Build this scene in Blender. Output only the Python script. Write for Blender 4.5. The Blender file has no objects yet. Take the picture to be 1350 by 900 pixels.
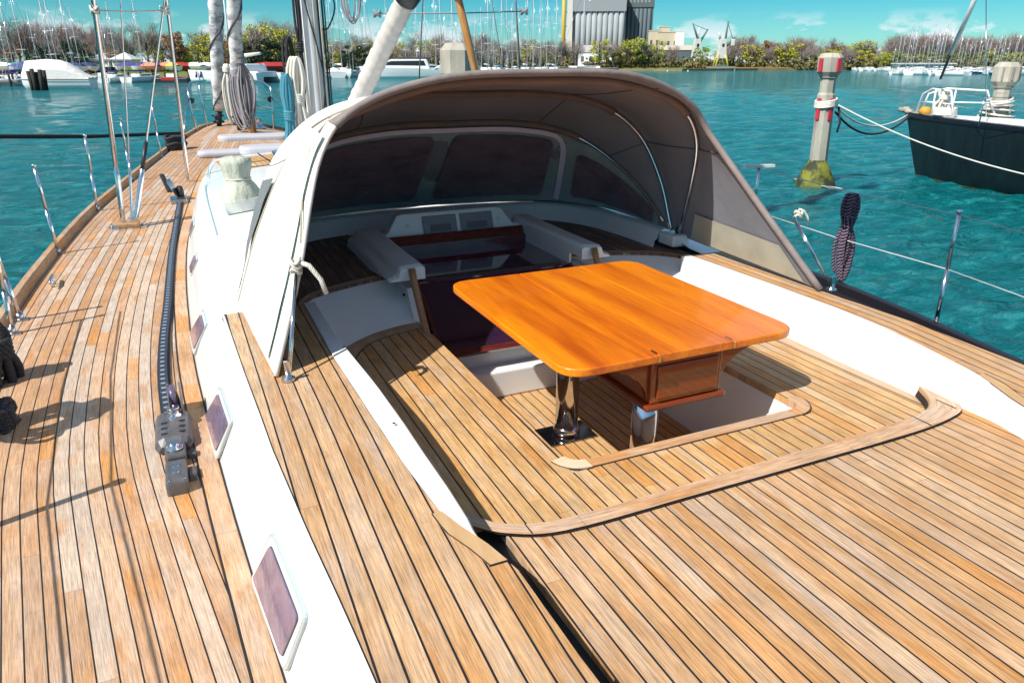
import bpy, bmesh, math, random
import numpy as np
from mathutils import Vector
R = math.radians
random.seed(7)
scene = bpy.context.scene
COL = scene.collection
# ------------------------------------------------------------------ camera, world, sun, exposure
CAMZ = 1.35
PITCH, YAW, FPX, UC, VC = R(21.0173), R(24.5561), 950.0, 675.0, 450.0
cam = bpy.data.cameras.new('camera'); camo = bpy.data.objects.new('camera', cam); COL.objects.link(camo)
camo.location = (0, 0, CAMZ); camo.rotation_euler = (R(90) - PITCH, 0, -YAW)
cam.sensor_width = 36; cam.lens = 36 * FPX / 1350.0; cam.clip_start = 0.05; cam.clip_end = 20000
scene.camera = camo
SUN_EL, SUN_AZ = 48.0, (-0.95, -0.312)      # horizontal direction from the scene towards the sun
sl = bpy.data.lights.new('sun', 'SUN'); sl.energy = 4.8; sl.angle = R(0.5); sl.color = (1.0, 0.955, 0.88)
so = bpy.data.objects.new('sun', sl); COL.objects.link(so)
sd = Vector((SUN_AZ[0] * math.cos(R(SUN_EL)), SUN_AZ[1] * math.cos(R(SUN_EL)), math.sin(R(SUN_EL))))
so.rotation_euler = sd.to_track_quat('Z', 'Y').to_euler(); so.location = (-20, -20, 30)
W = bpy.data.worlds.new('World'); scene.world = W; W.use_nodes = True
wn, wl = W.node_tree.nodes, W.node_tree.links
wn.clear()
wo = wn.new('ShaderNodeOutputWorld'); bg = wn.new('ShaderNodeBackground'); bg.inputs[1].default_value = 0.12
sky = wn.new('ShaderNodeTexSky'); sky.sky_type = 'NISHITA'; sky.sun_disc = False
sky.sun_elevation = R(SUN_EL); sky.sun_rotation = math.atan2(SUN_AZ[0], SUN_AZ[1]); sky.air_density = 1.0; sky.dust_density = 0.3; sky.ozone_density = 1.0
tint = wn.new('ShaderNodeMix'); tint.data_type = 'RGBA'; tint.blend_type = 'MULTIPLY'; tint.inputs[0].default_value = 1.0
sxz = wn.new('ShaderNodeSeparateXYZ'); tcz = wn.new('ShaderNodeTexCoord'); wl.new(tcz.outputs['Generated'], sxz.inputs[0])
trp = wn.new('ShaderNodeValToRGB'); te = trp.color_ramp.elements      # air colour: clear turquoise low over the horizon
te[0].position = 0.0; te[0].color = (.32, .62, .72, 1); te[1].position = .5; te[1].color = (1.0, .97, .86, 1); tk_ = te.new(.09); tk_.color = (.07, .44, .56, 1)
wl.new(sxz.outputs[2], trp.inputs[0]); wl.new(trp.outputs[0], tint.inputs[7])
wl.new(sky.outputs[0], tint.inputs[6])
tc = wn.new('ShaderNodeTexCoord'); mp = wn.new('ShaderNodeMapping'); mp.inputs['Scale'].default_value = (1, 1, 2.6)
wl.new(tc.outputs['Generated'], mp.inputs[0])
cn = wn.new('ShaderNodeTexNoise'); cn.inputs['Scale'].default_value = 16; cn.inputs['Detail'].default_value = 7; cn.inputs['Roughness'].default_value = .58
wl.new(mp.outputs[0], cn.inputs[0])
cr = wn.new('ShaderNodeMapRange'); cr.inputs[1].default_value = .50; cr.inputs[2].default_value = .58
wl.new(cn.outputs[0], cr.inputs[0])
sx = wn.new('ShaderNodeSeparateXYZ'); wl.new(tc.outputs['Generated'], sx.inputs[0])
ch = wn.new('ShaderNodeMapRange'); ch.inputs[1].default_value = .060; ch.inputs[2].default_value = .028   # clouds only low over the horizon
wl.new(sx.outputs[2], ch.inputs[0])
cm = wn.new('ShaderNodeMath'); cm.operation = 'MULTIPLY'; wl.new(cr.outputs[0], cm.inputs[0]); wl.new(ch.outputs[0], cm.inputs[1])
cmix = wn.new('ShaderNodeMix'); cmix.data_type = 'RGBA'; cmix.inputs[7].default_value = (5.2, 5.7, 6.0, 1)
wl.new(cm.outputs[0], cmix.inputs[0]); wl.new(tint.outputs[2], cmix.inputs[6]); wl.new(cmix.outputs[2], bg.inputs[0]); wl.new(bg.outputs[0], wo.inputs[0])
vs = scene.view_settings; vs.view_transform = 'Standard'; vs.look = 'None'; vs.gamma = 1; vs.use_curve_mapping = False; vs.exposure = 0.48
scene.render.resolution_x, scene.render.resolution_y = 1024, 682

# ------------------------------------------------------------------ helpers
def ray(u, v):
    a = (u - UC) / FPX; b = -(v - VC) / FPX
    Y = math.cos(PITCH) + b * math.sin(PITCH); Z = -math.sin(PITCH) + b * math.cos(PITCH)
    c, s = math.cos(YAW), math.sin(YAW)
    return Vector((a * c + Y * s, -a * s + Y * c, Z)), Y
def far(u, v, d):            # a point of the far shore: column u, row v of the survey view, d metres ahead
    r, Y = ray(u, v); return Vector((0, 0, CAMZ)) + r * (d / Y)
def atY(u, v, y):
    r, _ = ray(u, v); return Vector((0, 0, CAMZ)) + r * (y / r.y)
def atX(u, v, x):
    r, _ = ray(u, v); return Vector((0, 0, CAMZ)) + r * (x / r.x)
def atZ(u, v, z):
    r, _ = ray(u, v); return Vector((0, 0, CAMZ)) + r * ((z - CAMZ) / r.z)
def itp(y, ys, xs): return float(np.interp(y, ys, xs))
def cr_curve(pts, n):        # Catmull-Rom through pts, n samples, uniform in control index
    P = [Vector(p) for p in pts]; P = [2 * P[0] - P[1]] + P + [2 * P[-1] - P[-2]]
    out = []; m = len(P) - 3
    for i in range(n):
        t = i / (n - 1) * m; k = min(int(t), m - 1); f = t - k
        a, b, c, d = P[k:k + 4]
        out.append(0.5 * ((2 * b) + (c - a) * f + (2 * a - 5 * b + 4 * c - d) * f * f + (3 * b - a - 3 * c + d) * f ** 3))
    return out

class MB:
    def __init__(s): s.v = []; s.f = []; s.uv = []; s.sm = []
    def face(s, idx, uv=None, sm=False):
        s.f.append(tuple(idx)); s.uv.append(uv); s.sm.append(sm)
    def box(s, a, b):
        x0, y0, z0 = a; x1, y1, z1 = b; o = len(s.v)
        s.v += [(x0, y0, z0), (x1, y0, z0), (x1, y1, z0), (x0, y1, z0), (x0, y0, z1), (x1, y0, z1), (x1, y1, z1), (x0, y1, z1)]
        for q in ((0, 3, 2, 1), (4, 5, 6, 7), (0, 1, 5, 4), (1, 2, 6, 5), (2, 3, 7, 6), (3, 0, 4, 7)): s.face([o + i for i in q])
        return s
    def obox(s, c, ax, ay, az):     # oriented box: centre + three half axes
        c, ax, ay, az = map(Vector, (c, ax, ay, az)); o = len(s.v)
        for z in (-1, 1):
            for x, y in ((-1, -1), (1, -1), (1, 1), (-1, 1)): s.v.append(tuple(c + ax * x + ay * y + az * z))
        for q in ((0, 3, 2, 1), (4, 5, 6, 7), (0, 1, 5, 4), (1, 2, 6, 5), (2, 3, 7, 6), (3, 0, 4, 7)): s.face([o + i for i in q])
        return s
    def prism(s, poly, z0, z1, off=None):
        n = len(poly); o = len(s.v)
        ar = sum(poly[i][0] * poly[(i + 1) % n][1] - poly[(i + 1) % n][0] * poly[i][1] for i in range(n))
        if ar < 0: poly = poly[::-1]
        s.v += [(p[0], p[1], z0) for p in poly] + [(p[0], p[1], z1) for p in poly]
        s.face(range(o + n, o + 2 * n)); s.face(range(o + n - 1, o - 1, -1))
        for i in range(n): j = (i + 1) % n; s.face((o + i, o + j, o + n + j, o + n + i))
        return s
    def plate(s, pts, nrm, th):      # a polygon in space given a thickness along nrm
        n = len(pts); o = len(s.v); nrm = Vector(nrm).normalized() * th
        s.v += [tuple(Vector(p)) for p in pts] + [tuple(Vector(p) + nrm) for p in pts]
        s.face(range(o + n, o + 2 * n)); s.face(range(o + n - 1, o - 1, -1))
        for i in range(n): j = (i + 1) % n; s.face((o + i, o + j, o + n + j, o + n + i))
        return s
    def grid(s, rows, uv=None, sm=True, close=False):
        o = len(s.v); n = len(rows[0]); m = len(rows)
        for r in rows: s.v += [tuple(p) for p in r]
        for i in range(m - 1):
            for j in range(n - 1 + (1 if close else 0)):
                k = (j + 1) % n
                q = (o + i * n + j, o + i * n + k, o + (i + 1) * n + k, o + (i + 1) * n + j)
                u = None
                if uv: u = [uv[i][j], uv[i][k], uv[i + 1][k], uv[i + 1][j]]
                s.face(q, u, sm)
        return s
    def tube(s, pts, r, seg=8, cap=True):
        P = [Vector(p) for p in pts]; n = len(P); o = len(s.v)
        rr = r if isinstance(r, (list, tuple)) else [r] * n
        L = 0; up = None
        for i in range(n):
            t = (P[min(i + 1, n - 1)] - P[max(i - 1, 0)]).normalized()
            if up is None:
                up = Vector((0, 0, 1)) if abs(t.z) < .9 else Vector((1, 0, 0))
            a = t.cross(up).normalized(); b = a.cross(t).normalized(); up = b
            for k in range(seg):
                an = 2 * math.pi * k / seg; s.v.append(tuple(P[i] + (a * math.cos(an) + b * math.sin(an)) * rr[i]))
        for i in range(n - 1):
            dl = (P[i + 1] - P[i]).length
            for k in range(seg):
                k2 = (k + 1) % seg
                s.face((o + i * seg + k, o + i * seg + k2, o + (i + 1) * seg + k2, o + (i + 1) * seg + k),
                       [(k / seg, L), ((k + 1) / seg, L), ((k + 1) / seg, L + dl), (k / seg, L + dl)], True)
            L += dl
        if cap:
            s.face(range(o + seg - 1, o - 1, -1)); s.face(range(o + (n - 1) * seg, o + n * seg))
        return s
    def lathe(s, prof, c=(0, 0, 0), seg=24):
        rows = []
        for r, z in prof: rows.append([(c[0] + r * math.cos(2 * math.pi * k / seg), c[1] + r * math.sin(2 * math.pi * k / seg), c[2] + z) for k in range(seg)])
        o = len(s.v); s.grid(rows, close=True)
        s.face(range(o + seg - 1, o - 1, -1)); m = len(prof); s.face(range(o + (m - 1) * seg, o + m * seg))
        return s
    def build(s, name, mat, parent=None, org=None, uvf=None, bevel=0, kind=None, bseg=2):
        me = bpy.data.meshes.new(name)
        of = Vector(org) if org is not None else Vector((0, 0, 0))
        me.from_pydata([tuple(Vector(p) - of) for p in s.v], [], s.f)
        if uvf is not None or any(u is not None for u in s.uv):
            ul = me.uv_layers.new(name='UVMap'); data = ul.data
            for pi, p in enumerate(me.polygons):
                for li, l in enumerate(p.loop_indices):
                    if s.uv[pi] is not None: data[l].uv = s.uv[pi][li]
                    elif uvf is not None:
                        data[l].uv = uvf(me.vertices[me.loops[l].vertex_index].co + of)
        for p, m in zip(me.polygons, s.sm): p.use_smooth = m
        me.materials.append(mat)
        ob = bpy.data.objects.new(name, me); COL.objects.link(ob)
        if bevel:
            md = ob.modifiers.new('bevel', 'BEVEL'); md.width = bevel; md.segments = bseg; md.limit_method = 'ANGLE'; md.angle_limit = R(35)
        if parent is not None:
            ob.parent = parent
            if parent.type == 'EMPTY' and parent.get('_w'): ob.location = -parent.location
        elif org is not None: ob.location = org
        if kind: ob['kind'] = kind
        return ob
def tag(o, label=None, cat=None, group=None, kind=None):
    if label: o['label'] = label
    if cat: o['category'] = cat
    if group: o['group'] = group
    if kind: o['kind'] = kind
    return o
def thing(name, label, cat, loc=(0, 0, 0), group=None, world=True, rotz=0):
    """Empty at the thing's base.  world=True: its parts are given in scene coordinates."""
    o = bpy.data.objects.new(name, None); COL.objects.link(o); o.location = loc; o.rotation_euler = (0, 0, rotz); o.empty_display_size = .2
    if world: o['_w'] = 1
    return tag(o, label, cat, group)
def copy_tree(o, loc, rotz=0, scale=(1, 1, 1), label=None, group=None, parent=None):
    c = o.copy(); COL.objects.link(c)
    if parent is None:
        c.location = loc; c.rotation_euler = (0, 0, rotz); c.scale = scale
        if label: c['label'] = label
        if group: c['group'] = group
    else: c.parent = parent
    for chd in [k for k in o.children]: copy_tree(chd, None, parent=c)
    return c

# ------------------------------------------------------------------ materials
def newmat(name):
    m = bpy.data.materials.new(name); m.use_nodes = True; nt = m.node_tree; nt.nodes.clear()
    out = nt.nodes.new('ShaderNodeOutputMaterial'); b = nt.nodes.new('ShaderNodeBsdfPrincipled'); nt.links.new(b.outputs[0], out.inputs[0])
    return m, nt, b
def nd(nt, t, **k):
    n = nt.nodes.new(t)
    for a, v in k.items():
        if a.startswith('i_'): n.inputs[int(a[2:]) if a[2:].isdigit() else a[2:]].default_value = v
        else: setattr(n, a, v)
    return n
def mth(nt, op, a, b=None, clamp=False):
    n = nt.nodes.new('ShaderNodeMath'); n.operation = op; n.use_clamp = clamp
    for i, x in enumerate((a, b)):
        if x is None: continue
        if isinstance(x, (int, float)): n.inputs[i].default_value = x
        else: nt.links.new(x, n.inputs[i])
    return n.outputs[0]
def mixc(nt, f, a, b, mode='MIX'):
    n = nt.nodes.new('ShaderNodeMix'); n.data_type = 'RGBA'; n.blend_type = mode
    for i, x in ((0, f), (6, a), (7, b)):
        if isinstance(x, (int, float)): n.inputs[i].default_value = x
        elif isinstance(x, tuple): n.inputs[i].default_value = (*x, 1)[:4]
        else: nt.links.new(x, n.inputs[i])
    return n.outputs[2]
def M(name, col, rough=.5, metal=0.0, col2=None, vs=6.0, bump=0.0, bs=40.0, coat=0.0, spec=.5, stretch=(1, 1, 1), lo=.35, hi=.65):
    m, nt, b = newmat(name)
    b.inputs['Roughness'].default_value = rough; b.inputs['Metallic'].default_value = metal
    b.inputs['Coat Weight'].default_value = coat; b.inputs['Coat Roughness'].default_value = .06; b.inputs['Specular IOR Level'].default_value = spec
    tcn = nd(nt, 'ShaderNodeTexCoord'); mpn = nd(nt, 'ShaderNodeMapping'); mpn.inputs['Scale'].default_value = stretch
    nt.links.new(tcn.outputs['Object'], mpn.inputs[0])
    n = nd(nt, 'ShaderNodeTexNoise', i_Scale=vs, i_Detail=6.0, i_Roughness=.6); nt.links.new(mpn.outputs[0], n.inputs[0])
    mr = nd(nt, 'ShaderNodeMapRange', i_1=lo, i_2=hi); nt.links.new(n.outputs[0], mr.inputs[0])
    c2 = col2 if col2 is not None else tuple(c * .86 for c in col)
    nt.links.new(mixc(nt, mr.outputs[0], c2, tuple(col)), b.inputs['Base Color'])
    if bump:
        bn = nd(nt, 'ShaderNodeTexNoise', i_Scale=bs, i_Detail=5.0); nt.links.new(mpn.outputs[0], bn.inputs[0])
        bp = nd(nt, 'ShaderNodeBump', i_0=min(1.0, bump), i_1=.01 * max(1.0, bump)); nt.links.new(bn.outputs[0], bp.inputs['Height']); nt.links.new(bp.outputs[0], b.inputs['Normal'])
    return m
def teak_mat(name, pitch=.0587, seam=.10, off=0.0, cols=None, length=2.9, ends=.65):
    """caulked teak strips: u across the strips, v along them, in metres"""
    m, nt, b = newmat(name); L = nt.links
    uv = nd(nt, 'ShaderNodeUVMap'); s = nd(nt, 'ShaderNodeSeparateXYZ'); L.new(uv.outputs[0], s.inputs[0])
    p = mth(nt, 'DIVIDE', mth(nt, 'ADD', s.outputs[0], off + 100 * pitch), pitch)
    idx = mth(nt, 'FLOOR', p); fr = mth(nt, 'FRACT', p)
    edge = mth(nt, 'MINIMUM', fr, mth(nt, 'SUBTRACT', 1.0, fr))
    seamm = mth(nt, 'LESS_THAN', edge, seam / 2)
    wn1 = nd(nt, 'ShaderNodeTexWhiteNoise', noise_dimensions='1D'); L.new(idx, wn1.inputs['W'])
    q = mth(nt, 'ADD', mth(nt, 'DIVIDE', s.outputs[1], length), mth(nt, 'MULTIPLY', wn1.outputs[0], 13.7))
    qi = mth(nt, 'FLOOR', q); qf = mth(nt, 'FRACT', q)
    joint = mth(nt, 'LESS_THAN', qf, .0022 / length)
    cb = nd(nt, 'ShaderNodeCombineXYZ'); L.new(idx, cb.inputs[0]); L.new(qi, cb.inputs[1])
    wn2 = nd(nt, 'ShaderNodeTexWhiteNoise', noise_dimensions='3D'); L.new(cb.outputs[0], wn2.inputs[0])
    ramp = nd(nt, 'ShaderNodeValToRGB'); e = ramp.color_ramp.elements
    cols = cols or [(.0, (.50, .315, .175)), (.18, (.55, .335, .165)), (.36, (.51, .285, .125)), (.54, (.58, .38, .215)), (.72, (.55, .385, .245)), (.88, (.49, .255, .095)), (1.0, (.59, .39, .22))]
    e[0].position, e[0].color = cols[0][0], (*cols[0][1], 1); e[1].position, e[1].color = cols[-1][0], (*cols[-1][1], 1)
    for ps, c in cols[1:-1]: k = e.new(ps); k.color = (*c, 1)
    L.new(wn2.outputs[0], ramp.inputs[0])
    # grain
    gv = nd(nt, 'ShaderNodeCombineXYZ'); L.new(mth(nt, 'ADD', mth(nt, 'MULTIPLY', s.outputs[0], 300.0), mth(nt, 'MULTIPLY', idx, 3.1)), gv.inputs[0])
    L.new(mth(nt, 'MULTIPLY', s.outputs[1], 9.0), gv.inputs[1]); L.new(mth(nt, 'MULTIPLY', qi, 7.3), gv.inputs[2])
    g = nd(nt, 'ShaderNodeTexNoise', i_Scale=1.0, i_Detail=7.0, i_Roughness=.65); L.new(gv.outputs[0], g.inputs[0])
    g2 = nd(nt, 'ShaderNodeMapRange', i_1=.3, i_2=.7, i_3=.52, i_4=1.32); L.new(g.outputs[0], g2.inputs[0])
    # broad patches of wear along a strip: greyed and orange stretches
    pv = nd(nt, 'ShaderNodeCombineXYZ'); L.new(mth(nt, 'ADD', mth(nt, 'MULTIPLY', s.outputs[0], 14.0), mth(nt, 'MULTIPLY', idx, 5.7)), pv.inputs[0]); L.new(mth(nt, 'MULTIPLY', s.outputs[1], 2.1), pv.inputs[1])
    pn = nd(nt, 'ShaderNodeTexNoise', i_Scale=1.0, i_Detail=5.0, i_Roughness=.6); L.new(pv.outputs[0], pn.inputs[0])
    pr = nd(nt, 'ShaderNodeMapRange', i_1=.52, i_2=.70); L.new(pn.outputs[0], pr.inputs[0])
    po = nd(nt, 'ShaderNodeMapRange', i_1=.46, i_2=.30); L.new(pn.outputs[0], po.inputs[0])
    c1 = mixc(nt, mth(nt, 'MULTIPLY', pr.outputs[0], .62), ramp.outputs[0], (.50, .42, .36))
    c2 = mixc(nt, mth(nt, 'MULTIPLY', po.outputs[0], .8), c1, (.47, .205, .05))
    jm_ = nd(nt, 'ShaderNodeMapRange', i_1=.34 / length, i_2=.30 / length); L.new(qf, jm_.inputs[0])       # a redder end piece at some of the joints
    wj = nd(nt, 'ShaderNodeTexWhiteNoise', noise_dimensions='3D'); L.new(cb.outputs[0], wj.inputs[0]); sc_ = nd(nt, 'ShaderNodeSeparateColor'); L.new(wj.outputs[1], sc_.inputs[0])
    c2 = mixc(nt, mth(nt, 'MULTIPLY', mth(nt, 'MULTIPLY', jm_.outputs[0], mth(nt, 'GREATER_THAN', sc_.outputs[1], .45)), ends), c2, (.56, .26, .07))
    bl = nd(nt, 'ShaderNodeTexNoise', i_Scale=3.2, i_Detail=5.0, i_Roughness=.7); L.new(uv.outputs[0], bl.inputs[0])
    blr = nd(nt, 'ShaderNodeMapRange', i_1=.35, i_2=.65, i_3=.86, i_4=1.10); L.new(bl.outputs[0], blr.inputs[0])
    v = nd(nt, 'ShaderNodeCombineXYZ'); gg = mth(nt, 'MULTIPLY', g2.outputs[0], blr.outputs[0])
    for i in range(3): L.new(gg, v.inputs[i])
    c3 = mixc(nt, 1.0, c2, v.outputs[0], 'MULTIPLY')
    dn_ = nd(nt, 'ShaderNodeTexNoise', i_Scale=1.0, i_Detail=6.0, i_Roughness=.7); dv = nd(nt, 'ShaderNodeCombineXYZ'); L.new(mth(nt, 'MULTIPLY', s.outputs[0], 9.0), dv.inputs[0]); L.new(mth(nt, 'MULTIPLY', s.outputs[1], 3.4), dv.inputs[1]); L.new(dv.outputs[0], dn_.inputs[0])
    dm = nd(nt, 'ShaderNodeMapRange', i_1=.60, i_2=.66); L.new(dn_.outputs[0], dm.inputs[0])          # rust brown water stains
    c3 = mixc(nt, mth(nt, 'MULTIPLY', dm.outputs[0], .55), c3, (.40, .20, .075))
    # fine dark pores
    fv = nd(nt, 'ShaderNodeCombineXYZ'); L.new(mth(nt, 'MULTIPLY', s.outputs[0], 420.0), fv.inputs[0]); L.new(mth(nt, 'MULTIPLY', s.outputs[1], 26.0), fv.inputs[1]); L.new(idx, fv.inputs[2])
    fn = nd(nt, 'ShaderNodeTexNoise', i_Scale=1.0, i_Detail=3.0); L.new(fv.outputs[0], fn.inputs[0])
    fm = nd(nt, 'ShaderNodeMapRange', i_1=.40, i_2=.28); L.new(fn.outputs[0], fm.inputs[0])
    c3 = mixc(nt, mth(nt, 'MULTIPLY', fm.outputs[0], .5), c3, (.22, .12, .06))
    c3 = mixc(nt, 1.0, c3, (.98, .95, .93), 'MULTIPLY')
    c4 = mixc(nt, mth(nt, 'MULTIPLY', joint, .5), c3, (.05, .03, .02))
    c5 = mixc(nt, seamm, c4, (.012, .011, .013))
    L.new(c5, b.inputs['Base Color']); b.inputs['Roughness'].default_value = .62; b.inputs['Specular IOR Level'].default_value = .35
    hgt = mth(nt, 'SUBTRACT', mth(nt, 'MULTIPLY', g.outputs[0], .35), mth(nt, 'MULTIPLY', seamm, 1.0))
    bp = nd(nt, 'ShaderNodeBump', i_0=.35, i_1=.002); L.new(hgt, bp.inputs['Height']); L.new(bp.outputs[0], b.inputs['Normal'])
    return m

WHITE = M('white_gelcoat', (.80, .81, .80), .28, coat=.4, col2=(.77, .78, .78), vs=2, bump=.02, bs=3)
WHITE2 = M('white_moulding', (.78, .78, .78), .35, coat=.2, col2=(.72, .73, .74), vs=3, bump=.05, bs=60)
TEAK = teak_mat('teak_deck')
WARM = [(.0, (.55, .345, .155)), (.3, (.59, .375, .17)), (.6, (.54, .305, .115)), (.8, (.61, .42, .22)), (1.0, (.51, .285, .11))]
TEAKW = teak_mat('teak_seat', off=.02, cols=WARM)
TEAKS = teak_mat('teak_side_deck', pitch=.0625, seam=.085, off=.01, cols=[(.0, (.44, .30, .20)), (.25, (.50, .30, .17)), (.45, (.46, .255, .125)), (.65, (.55, .40, .28)), (.85, (.52, .43, .35)), (1.0, (.47, .285, .16))])
TEAKM = teak_mat('teak_margin', pitch=.5, seam=0.0, off=.2, cols=[(.0, (.55, .36, .22)), (1.0, (.52, .33, .20))], length=1.15)
TEAKRAIL = teak_mat('teak_rail', pitch=.6, seam=0.0, off=.2, cols=[(.0, (.42, .26, .15)), (1.0, (.46, .30, .18))], length=2.2)
PALE = M('pale_teak', (.64, .53, .38), .55, col2=(.58, .44, .28), vs=9, stretch=(1, 6, 1), bump=.1)
CAULK = M('black_caulk', (.015, .014, .016), .6)
STEEL = M('polished_steel', (.72, .72, .74), .12, 1.0, col2=(.6, .6, .62), vs=20)
BRUSH = M('brushed_steel', (.55, .55, .57), .28, 1.0, col2=(.42, .42, .44), vs=30)
ALU = M('anodised_alloy', (.13, .125, .13), .45, .3, col2=(.09, .085, .09), vs=25)
TRACK = M('track_alloy', (.055, .065, .085), .35, .6, col2=(.04, .045, .06), vs=30)
BLACK = M('black_plastic', (.018, .018, .022), .45, bump=.1, bs=80)
def rope_mat(name, c1, c2, sc=55.0, w=.5):
    m, nt, b = newmat(name); L = nt.links
    uv = nd(nt, 'ShaderNodeUVMap'); s = nd(nt, 'ShaderNodeSeparateXYZ'); L.new(uv.outputs[0], s.inputs[0])
    t = mth(nt, 'FRACT', mth(nt, 'ADD', mth(nt, 'MULTIPLY', s.outputs[1], sc), mth(nt, 'MULTIPLY', s.outputs[0], 2.0)))
    k = mth(nt, 'GREATER_THAN', t, w); L.new(mixc(nt, k, c1, c2), b.inputs['Base Color']); b.inputs['Roughness'].default_value = .85
    a = mth(nt, 'ABSOLUTE', mth(nt, 'SUBTRACT', mth(nt, 'FRACT', mth(nt, 'ADD', mth(nt, 'MULTIPLY', s.outputs[1], sc * 2), mth(nt, 'MULTIPLY', s.outputs[0], 4.0))), .5))
    bp = nd(nt, 'ShaderNodeBump', i_0=.8, i_1=.003); L.new(a, bp.inputs['Height']); L.new(bp.outputs[0], b.inputs['Normal'])
    return m
ROPE_W = rope_mat('white_rope', (.62, .58, .50), (.72, .68, .60))
ROPE_G = rope_mat('grey_rope', (.38, .36, .36), (.22, .20, .22))
ROPE_K = rope_mat('black_rope', (.012, .012, .016), (.03, .03, .036))
ROPE_P = rope_mat('striped_rope', (.02, .015, .03), (.34, .22, .30), 38.0, .76)
ROPE_B = rope_mat('blue_rope', (.03, .19, .26), (.08, .28, .36))
CANVAS = M('white_canvas', (.80, .78, .72), .8, col2=(.72, .71, .66), vs=3, bump=2.0, bs=5)
CREAM = M('cream_canvas', (.62, .57, .42), .8, col2=(.55, .50, .36), vs=8, bump=.3, bs=14)
LINING = M('dark_lining', (.215, .22, .25), .85, col2=(.18, .185, .215), vs=2.5, bump=1.5, bs=3)
TRIMC = M('dark_trim_cloth', (.34, .41, .42), .8, col2=(.26, .33, .34), vs=8, bump=.3, bs=20)
LAV = M('lavender_band', (.86, .76, .90), .75, col2=(.80, .70, .84), vs=12)
BROWNPIPE = M('tan_leather_tube', (.30, .17, .10), .5, col2=(.22, .12, .07), vs=10)
# ------------------------------------------------------------------ water and land
def build_water():
    m, nt, b = newmat('sea_water'); L = nt.links
    b.inputs['Roughness'].default_value = .07; b.inputs['IOR'].default_value = 1.33; b.inputs['Specular IOR Level'].default_value = .5
    g = nd(nt, 'ShaderNodeTexCoord'); o = g.outputs['Object']
    mp = nd(nt, 'ShaderNodeMapping'); mp.inputs['Rotation'].default_value = (0, 0, R(-18)); mp.inputs['Scale'].default_value = (.62, 1.6, 1); L.new(o, mp.inputs[0])
    n1 = nd(nt, 'ShaderNodeTexNoise', i_Scale=1.15, i_Detail=7.0, i_Roughness=.6, i_Distortion=.6); L.new(mp.outputs[0], n1.inputs[0])
    n2 = nd(nt, 'ShaderNodeTexNoise', i_Scale=.16, i_Detail=4.0); L.new(mp.outputs[0], n2.inputs[0])
    n4 = nd(nt, 'ShaderNodeTexNoise', i_Scale=2.6, i_Detail=6.0, i_Roughness=.65, i_Distortion=.5); L.new(mp.outputs[0], n4.inputs[0])
    n3 = nd(nt, 'ShaderNodeTexNoise', i_Scale=5.5, i_Detail=4.0, i_Roughness=.6); L.new(mp.outputs[0], n3.inputs[0])
    h = mth(nt, 'ADD', mth(nt, 'ADD', n1.outputs[0], mth(nt, 'MULTIPLY', n2.outputs[0], .5)), mth(nt, 'MULTIPLY', n3.outputs[0], .22))
    bp = nd(nt, 'ShaderNodeBump', i_0=1.0, i_1=.55); L.new(h, bp.inputs['Height']); L.new(bp.outputs[0], b.inputs['Normal'])
    big = nd(nt, 'ShaderNodeTexNoise', i_Scale=.018, i_Detail=4.0); L.new(o, big.inputs[0])
    mr = nd(nt, 'ShaderNodeMapRange', i_1=.4, i_2=.62); L.new(big.outputs[0], mr.inputs[0])
    c = mixc(nt, mr.outputs[0], (.001, .122, .138), (.002, .140, .152))
    cr2 = nd(nt, 'ShaderNodeMapRange', i_1=.50, i_2=.70); L.new(n4.outputs[0], cr2.inputs[0])
    c = mixc(nt, mth(nt, 'MULTIPLY', cr2.outputs[0], .55), c, (.035, .34, .34))  # paler ripple crests: sky reflection and foam put into the colour
    L.new(c, b.inputs['Base Color'])
    rng = np.random.RandomState(4); na = 1100
    rad = np.concatenate([[2.0], 3.0 * np.exp(np.arange(0, 900) * .0058), [800, 1400, 2600, 5000, 9000]]); nr = len(rad)
    th = np.linspace(0, 2 * np.pi, na, endpoint=False); RR, TT = np.meshgrid(rad, th, indexing='ij'); X = RR * np.sin(TT); Yy = RR * np.cos(TT); Z = np.zeros_like(X)
    for k in range(60):
        lam = .20 * (16 ** rng.rand()); an = math.radians(68) + rng.randn() * .55; ph = rng.rand() * 6.28; kx, ky = 2 * np.pi / lam * math.cos(an), 2 * np.pi / lam * math.sin(an)
        fade = np.clip((lam / (RR * .0058) - 3) / 3, 0, 1); Z += .0062 * lam ** .45 * fade * np.sin(kx * X + ky * Yy + ph + .8 * np.sin(.21 * X + .33 * Yy + ph))
    me = bpy.data.meshes.new('water'); me.vertices.add(nr * na); me.vertices.foreach_set('co', np.stack([X, Yy, Z - 1.75], -1).reshape(-1).astype(np.float32))
    I = np.arange((nr - 1) * na).reshape(nr - 1, na); A = I; B_ = np.roll(I, -1, 1); F = np.stack([A, A + na, B_ + na, B_], -1).reshape(-1, 4)
    nf = len(F); me.loops.add(nf * 4); me.loops.foreach_set('vertex_index', F.reshape(-1).astype(np.int32)); me.polygons.add(nf); me.polygons.foreach_set('loop_start', (np.arange(nf) * 4).astype(np.int32)); me.polygons.foreach_set('loop_total', np.full(nf, 4, np.int32)); me.polygons.foreach_set('use_smooth', np.ones(nf, bool))
    me.update(calc_edges=True); me.validate(); me.materials.append(m); ob = bpy.data.objects.new('water', me); COL.objects.link(ob); ob['kind'] = 'structure'
build_water()
SOIL = M('bank_soil', (.30, .22, .10), .9, col2=(.18, .14, .07), vs=.15)
GRASS = M('grass_bank', (.13, .22, .03), .9, col2=(.09, .14, .03), vs=.3)
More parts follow.
